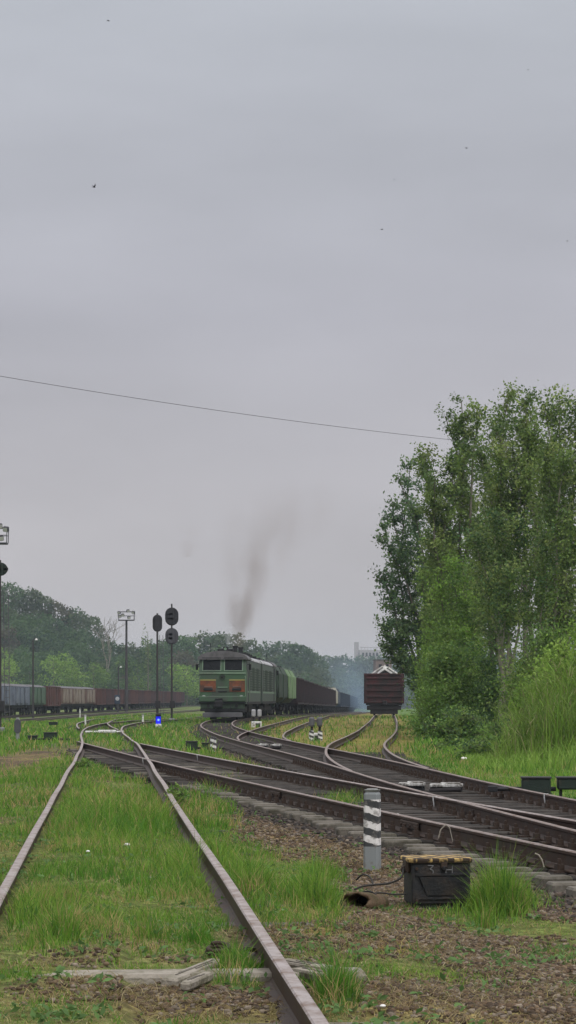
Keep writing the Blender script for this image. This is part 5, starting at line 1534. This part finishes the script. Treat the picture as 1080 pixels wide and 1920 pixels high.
def hill(name, prof, d0, dep, col):
    """solid earth under a wood"""
    px = np.linspace(prof[0][0], prof[-1][0], 60); py = np.interp(px, [p[0] for p in prof], [p[1] for p in prof])
    V = []; n = len(px)
    for r in range(9):
        f = r / 8; d = d0 + 40 - (dep + 40) * f
        zt = np.maximum((CAM_H - (py - HZ) * d0 / F) * .62 * (1 - f) ** .8, 0) - 4 * f - 1.0
        ed = np.minimum(1, np.minimum(np.arange(n), np.arange(n)[::-1]) / 5)
        V.append(np.stack([(px - 540) * d0 / F, np.full(n, d), zt * ed - 4 * (1 - ed)], -1))
    V.append(np.stack([(px - 540) * d0 / F, np.full(n, d0 + 140), np.full(n, -6.)], -1)); V = [V[-1]] + V[:-1]
    V = np.concatenate(V); ii = np.arange(10 * n).reshape(10, n)
    q = np.stack([ii[:-1, :-1], ii[1:, :-1], ii[1:, 1:], ii[:-1, 1:]], -1).reshape(-1, 4)
    return tag(quick_mesh(name, V, q, None, [col], None, None, True), kind='structure')


M['earth'] = mat('wooded earth', (.05, .07, .03), .95, 0, .4, .3, .3)
hill('hill', [(-160, 1105), (0, 1098), (90, 1118), (160, 1150), (195, 1205), (350, 1205)], 660, 100, M['earth'])
hill('hill', [(300, 1200), (430, 1190), (490, 1220), (620, 1240)], 840, 190, M['earth'])
hill('hill', [(560, 1236), (640, 1234), (800, 1232), (1120, 1228)], 1520, 150, M['earth'])

# trees at the wood's edge, one by one
for lab, px, d, tips in (('dark leafy weed beside the left overgrown rail near the junction', 152, 46, [(148, 1432, 0), (158, 1428, 0), (153, 1445, 0)]), ('leafy weed with pale flowers against the right overgrown rail', 330, 31, [(322, 1482, 0), (334, 1478, 0), (329, 1492, 0)])):
    px_tree('leafy_weed', lab, 'weed', px, d, 0, tips, 'bark', None, .006, .12, t0=.05, ntw=22, tw_len=.22, nleaf=10, jit=.03, leaf=.05, cols=MIDG, up=.5, seed=88)
# trees at the wood's edge, one by one
GE = 'trees at the edge of the wood behind the parked wagons'


def far_tree(label, px, d, top, r, cols, seed, nl=1500, leaf=.5, name='leafy_tree', group=GE):
    g = ground_at(px, d); H = CAM_H - (top - HZ) * d / F - g.z; rg = np.random.default_rng(seed)
    t = thing(name, label, 'tree', g, 0, group)
    wv, wf = tube_arrays([(0, 0, -.3), (.1, 0, H * .35), (0, .1, H * .85)], [.22, .16, .04], 6)
    quick_mesh('trunk', wv, wf, None, [M['bark']], None, t, True)
    PP, CC = [], []
    for k in range(6):
        f = rg.random(); c0 = np.array((rg.normal(0, r * .38), rg.normal(0, r * .38), H * (.28 + .6 * f)))
        P, c = crown_cloud(c0, r * (.75 - .3 * f), H * .34, nl // 6, leaf, cols, rg); PP.append(P); CC.append(c)
    P = np.concatenate(PP); c = np.concatenate(CC); P[:, 2] *= H / max(H, P[:, 2].max())
    vs, q, tt = leaf_quads(P, leaf * (.6 + .8 * rg.random(len(P))), c, .2, .7)
    quick_mesh('crown', vs, q, None, [M['leaf']], tt, t)
    return t


for i, (lab, px, d, top, r, c) in enumerate((
        ('rounded fresh green tree behind the faded blue boxcars', 15, 540, 1215, 5.6, BRIGHT), ('dark conical tree behind the green boxcar on the left', 55, 530, 1222, 4.2, DARKG), ('spreading light green tree behind the red wagon on the left', 100, 545, 1222, 6, BRIGHT),
        ('light green bushy tree behind the dusty brown boxcars', 140, 550, 1232, 6, MIDG + BRIGHT), ('small dark green tree left of the thin dark lamp post', 175, 545, 1240, 4.6, MIDG), ('dark green tree behind the floodlight mast foot', 222, 560, 1222, 5, DARKG),
        ('mid green tree just right of the floodlight mast', 258, 560, 1228, 5, MIDG), ('pale green rounded tree left of the locomotive', 350, 575, 1238, 4.4, BRIGHT), ('dark narrow tree behind the pair of round-headed signals', 282, 560, 1175, 2.6, DARKG), ('yellow green tree close behind the left side of the locomotive', 375, 580, 1250, 4.6, MIDG + BRIGHT))):
    far_tree(lab, px, d, top, r, c, 70 + i)
far_tree('thin wispy tree top rising left of the slimmer signal mast', 277, 555, 1158, 1.4, OLIVE, 95, 300, .4, 'slender_tree', None)
# bare tree
g = ground_at(201, 590); rg = np.random.default_rng(5); WV = []; WF = []; off = 0
t = thing('bare_tree', 'bare leafless tree standing on the skyline between wood and floodlight mast', 'tree', g)
H = CAM_H - (1156 - HZ) * 590 / F - g.z
def bare(p, dr, L, r, lev):
    global off
    e = p + dr * L
    v, f = tube_arrays([p, (p + e) / 2 + rg.normal(0, .04 * L, 3), e], [r, r * .8, r * .6], 4); WV.append(v); WF.append(f + off); off += len(v)
    if lev == 0: return
    for k in range(3 if lev > 1 else 4):
        nd = dr + rg.normal(0, .42, 3); nd[2] = abs(nd[2]) * .8 + .35; nd /= np.linalg.norm(nd)
        bare(p + dr * L * rg.uniform(.6, 1), nd, L * rg.uniform(.5, .68), r * .6, lev - 1)
bare(np.array((0., 0, 0)), np.array((0, 0, 1.)), H * .52, .26, 4)
quick_mesh('trunk', np.concatenate(WV), np.concatenate(WF), None, [M['bark_pale']], None, t)

# ------------------------------------------------------------------ far buildings
t = thing('factory', 'hazy pale factory with one tower on the far skyline', 'factory', ((688 - 540) * 1580 / F, 1580, -4), R(6))
zt = CAM_H - (1219 - HZ) * 1580 / F + 4; zw = CAM_H - (1204 - HZ) * 1580 / F + 4
mb = MB(); mb.box((1.5, 0, zt / 2), (15, 12, zt), M['far_wall']); mb.build('wall', t)
mb = MB(); mb.box((-7.6, -1, zw / 2), (2.9, 2.9, zw), M['far_wall']); mb.build('tower', t)
mb = MB()
for k in range(7): mb.box((-4.6 + k * 2.2, -5.4, zt + .9), (.35, .35, 1.8), M['far_wall'])
mb.box((1.5, -5.4, zt + 1.9), (14.6, .4, .4), M['far_wall']); mb.build('railing', t)
for k in range(5):
    mb = MB(); mb.box((-3.6 + k * 2.5, -6.03, zt - 3.2), (1.4, .1, 2.6), M['glass']); mb.build('window', t)
p = ground_at(717, 450)
t = thing('stand_in_block', 'greyish pink brick standing in for a truss or signal, half hidden behind the red wagon', 'building', p, R(5))  # hut-shaped block added in place of a likely truss or signal
H = CAM_H - (1238 - HZ) * 450 / F - p.z
mb = MB(); mb.box((0, 0, H / 2), (3.2, 4, H), M['block']); mb.build('wall', t)
mb = MB(); mb.box((0, 0, H + .08), (3.5, 4.3, .2), M['roof_grey'], bev=.03); mb.build('roof', t)
for k in (-1, 1):
    mb = MB(); mb.box((k * .7, -2.02, H - 1.3), (.6, .05, .9), M['glass']); mb.build('window', t)

# ------------------------------------------------------------------ overhead wire and its poles
def wire_pole(label, base, H):
    t = thing('utility_pole', label, 'utility pole', base)
    mb = MB(); mb.tube([(0, 0, -.3), (0, 0, H)], [.17, .11], M['sleeper'], 8); mb.build('pole', t)
    mb = MB(); mb.box((0, 0, H - .5), (1.4, .1, .12), M['sleeper']); mb.build('crossarm', t)
    mb = MB(); mb.cyl((0, 0, H + .08), .05, .18, M['lens'], 8); mb.build('insulator', t)


A = at(-190, 672, 86); B = at(985, 838, 119)
pts = []
for k in range(41):
    f = k / 40; q = A.lerp(B, f); q.z -= .32 * 4 * f * (1 - f); pts.append(q)
mb = MB(); mb.tube(pts, .012, M['grey_metal'], 5); tag(mb.build('overhead_wire'), 'single dark overhead wire crossing the sky down to the tall trees', 'wire')
for lab, q in (('wooden pole hidden among the tall trees carrying the overhead wire', B), ('wooden pole beyond the left frame edge carrying the overhead wire', A)):
    g = Vector((q.x, q.y, gz(q.x, q.y))); wire_pole(lab, g, q.z - g.z - .16)


# ------------------------------------------------------------------ birds
def bird(label, px, py, d, rz, span, flap):
    t = thing('bird', label, 'bird', at(px, py, d), rz, 'small birds in the sky')
    mb = MB(); L = span * .5
    mb.tube([(0, -L * .5, 0), (0, -L * .36, .004), (0, -L * .1, 0), (0, L * .25, 0), (0, L * .5, 0)], [.004, span * .05, span * .065, span * .04, .004], M['bird'], 8)
    for s in (-1, 1):
        mb.add([(0, L * .45, 0), (s * L * .16, L * .85, 0), (s * L * .05, L * .5, .003), (0, L * .45, .006)], [(0, 1, 2), (3, 2, 1)], M['bird'])
    b = mb.build('body', t)
    for s in (-1, 1):
        mb = MB(); z1, z2 = flap * span * .16, flap * span * .30
        r = [(s * span * .03, -L * .16, .006), (s * span * .24, -L * .34, z1), (s * span * .5, L * .12, z2), (s * span * .24, L * .02, z1), (s * span * .03, L * .16, .006)]
        r2 = [(x, y, z - .006) for x, y, z in r]
        f = [(0, 1, 3, 4), (1, 2, 3), (9, 8, 6, 5), (8, 7, 6), (0, 5, 6, 1), (1, 6, 7, 2), (2, 7, 8, 3), (3, 8, 9, 4)]
        mb.add(r + r2, f, M['bird']); mb.build('wing', t)


bird('small dark bird high near the top left of the sky', 203, 39, 70, R(70), .17, .2)
bird('small bird banking with raised wings in the left sky', 176, 351, 60, R(120), .20, 1.4)
bird('small dark bird in the right part of the sky below the top corner speck', 875, 278, 70, R(40), .15, .5)
bird('tiny distant bird near the top right edge of the sky', 990, 131, 90, R(80), .14, .3)
bird('small bird gliding right of centre halfway up the sky', 716, 430, 70, R(95), .17, .1)
bird('tiny distant bird at the right edge level with the gliding one', 1064, 452, 90, R(60), .16, .4)
bird('faint distant bird above the gliding one', 739, 337, 120, R(85), .17, .15)

# ------------------------------------------------------------------ smoke and haze
def vol_mat(name, build):
    m = bpy.data.materials.new(name); n, l = nodes_of(m); n.remove(n['Principled BSDF'])
    v = n.new('ShaderNodeVolumePrincipled'); l.new(v.outputs['Volume'], n['Material Output'].inputs['Volume'])
    build(n, l, v); return m


def mth(n, l, op, *a):
    k = n.new('ShaderNodeMath'); k.operation = op
    for i, q in enumerate(a):
        if isinstance(q, (int, float)): k.inputs[i].default_value = q
        else: l.new(q, k.inputs[i])
    return k.outputs[0]


def plume(name, label, pts, rads, col, dens, H, nscale, aniso=0.0, absorb=None, cut=(.38, .62)):
    """smoke whose density falls off from a leaning axis and breaks up with height"""
    base = Vector(pts[0]); loc = [Vector(p) - base for p in pts]
    mb = MB(); mb.tube(loc, rads, M['soot'], 16)
    o = mb.build(name, None, base, None, True)

    def b(n, l, v):
        v.inputs['Color'].default_value = (*col, 1); v.inputs['Anisotropy'].default_value = aniso
        if absorb: v.inputs['Absorption Color'].default_value = (*absorb, 1)
        tc = n.new('ShaderNodeTexCoord'); sp = n.new('ShaderNodeSeparateXYZ'); l.new(tc.outputs['Object'], sp.inputs['Vector'])
        mp = n.new('ShaderNodeMapping'); mp.inputs['Scale'].default_value = (1, 1, .55); l.new(tc.outputs['Object'], mp.inputs['Vector'])
        nz = n.new('ShaderNodeTexNoise'); nz.inputs['Scale'].default_value = nscale; nz.inputs['Detail'].default_value = 4; l.new(mp.outputs['Vector'], nz.inputs['Vector'])
        rp = n.new('ShaderNodeValToRGB'); rp.color_ramp.elements[0].position = cut[0]; rp.color_ramp.elements[1].position = cut[1]; l.new(nz.outputs['Fac'], rp.inputs['Fac'])
        # axis and radius along the height
        cx = n.new('ShaderNodeFloatCurve'); cy = n.new('ShaderNodeFloatCurve')
        t = mth(n, l, 'DIVIDE', sp.outputs['Z'], H)

        def ramp(vals, lo, hi):
            r = n.new('ShaderNodeValToRGB'); e = r.color_ramp.elements
            zs = [q.z / H for q in loc]
            while len(e) < len(vals): e.new(.5)
            for k, (zz, q) in enumerate(zip(zs, vals)):
                e[k].position = min(1, max(0, zz)); g_ = (q - lo) / (hi - lo); e[k].color = (g_, g_, g_, 1)
            l.new(t, r.inputs['Fac'])
            return mth(n, l, 'MULTIPLY_ADD', r.outputs['Color'], hi - lo, lo)
        n.remove(cx); n.remove(cy)
        X = ramp([q.x for q in loc], min(q.x for q in loc) - .01, max(q.x for q in loc) + .01)
        Y = ramp([q.y for q in loc], min(q.y for q in loc) - .01, max(q.y for q in loc) + .01)
        Rr = ramp(rads, 0, max(rads))
        dx = mth(n, l, 'SUBTRACT', sp.outputs['X'], X); dy = mth(n, l, 'SUBTRACT', sp.outputs['Y'], Y)
        r2 = mth(n, l, 'DIVIDE', mth(n, l, 'SQRT', mth(n, l, 'ADD', mth(n, l, 'MULTIPLY', dx, dx), mth(n, l, 'MULTIPLY', dy, dy))), Rr)
        fall = mth(n, l, 'POWER', mth(n, l, 'MAXIMUM', mth(n, l, 'SUBTRACT', 1.0, r2), 0.0), 1.3)
        top = mth(n, l, 'POWER', mth(n, l, 'MAXIMUM', mth(n, l, 'SUBTRACT', 1.0, t), 0.0), 1.0)
        thin = mth(n, l, 'DIVIDE', 1.0, mth(n, l, 'MULTIPLY', Rr, 1.0))
        q = mth(n, l, 'MULTIPLY', mth(n, l, 'MULTIPLY', fall, top), mth(n, l, 'MULTIPLY', rp.outputs['Color'], thin))
        l.new(mth(n, l, 'MULTIPLY', q, dens), v.inputs['Density'])
    o.data.materials.clear(); o.data.materials.append(vol_mat(name, b))
    return tag(o, label, 'smoke', kind='stuff')


s0 = at(446, 1206, 142); s0.z = 4.6
pl = [s0] + [at(x, y, d) for x, y, d in ((450, 1160, 142.5), (462, 1110, 143), (478, 1060, 144), (500, 1010, 145), (530, 960, 146), (548, 900, 147))]
plume('exhaust_smoke', 'thin brownish exhaust smoke drifting up from the locomotive roof', [tuple(q) for q in pl], [.6, 1.6, 2.1, 2.6, 3.6, 4.8, 5.4], (.40, .32, .26), 1.6, pl[-1].z - pl[0].z, .62, cut=(.42, .60))
s1 = at(352, 1045, 150); pl2 = [s1] + [at(x, y, 150) for x, y in ((348, 1020), (352, 995), (362, 970))]
plume('smoke_wisp', 'faint brown smoke wisp left of the exhaust plume', [tuple(q) for q in pl2], [.5, 1.3, 1.5, .8], (.42, .34, .28), .35, pl2[-1].z - pl2[0].z, .7)
s0 = at(427, 1208, 137.5)
pl = [s0] + [at(x, y, 137.6) for x, y in ((428, 1197, ), (429, 1186), (431, 1172))]
plume('exhaust_steam', 'pale whisp rising from the front exhaust stack', [tuple(q) for q in pl], [.16, .3, .36, .44], (.9, .92, .95), 2.2, pl[-1].z - pl[0].z, 1.5)
s0 = at(682, 1338, 440); pl = [s0] + [at(x, y, 440) for x, y in ((676, 1318), (664, 1288), (655, 1258), (648, 1228))]
plume('drifting_smoke', 'pale bluish smoke hanging between the train tail and the red wagon', [tuple(q) for q in pl], [3.0, 4.6, 6.2, 7.0, 7.0], (.52, .74, 1.0), 2.0, pl[-1].z - pl[0].z, .16, cut=(.25, .75))


def hz(n, l, v):
    v.inputs['Color'].default_value = (.72, .84, .96, 1); v.inputs['Density'].default_value = HAZE


HAZE = .00022
mb = MB(); mb.box((0, 1280, 19.5), (3020, 2680, 58), M['soot']); o = mb.build('haze')
o.data.materials.clear(); o.data.materials.append(vol_mat('haze', hz)); tag(o, kind='stuff')
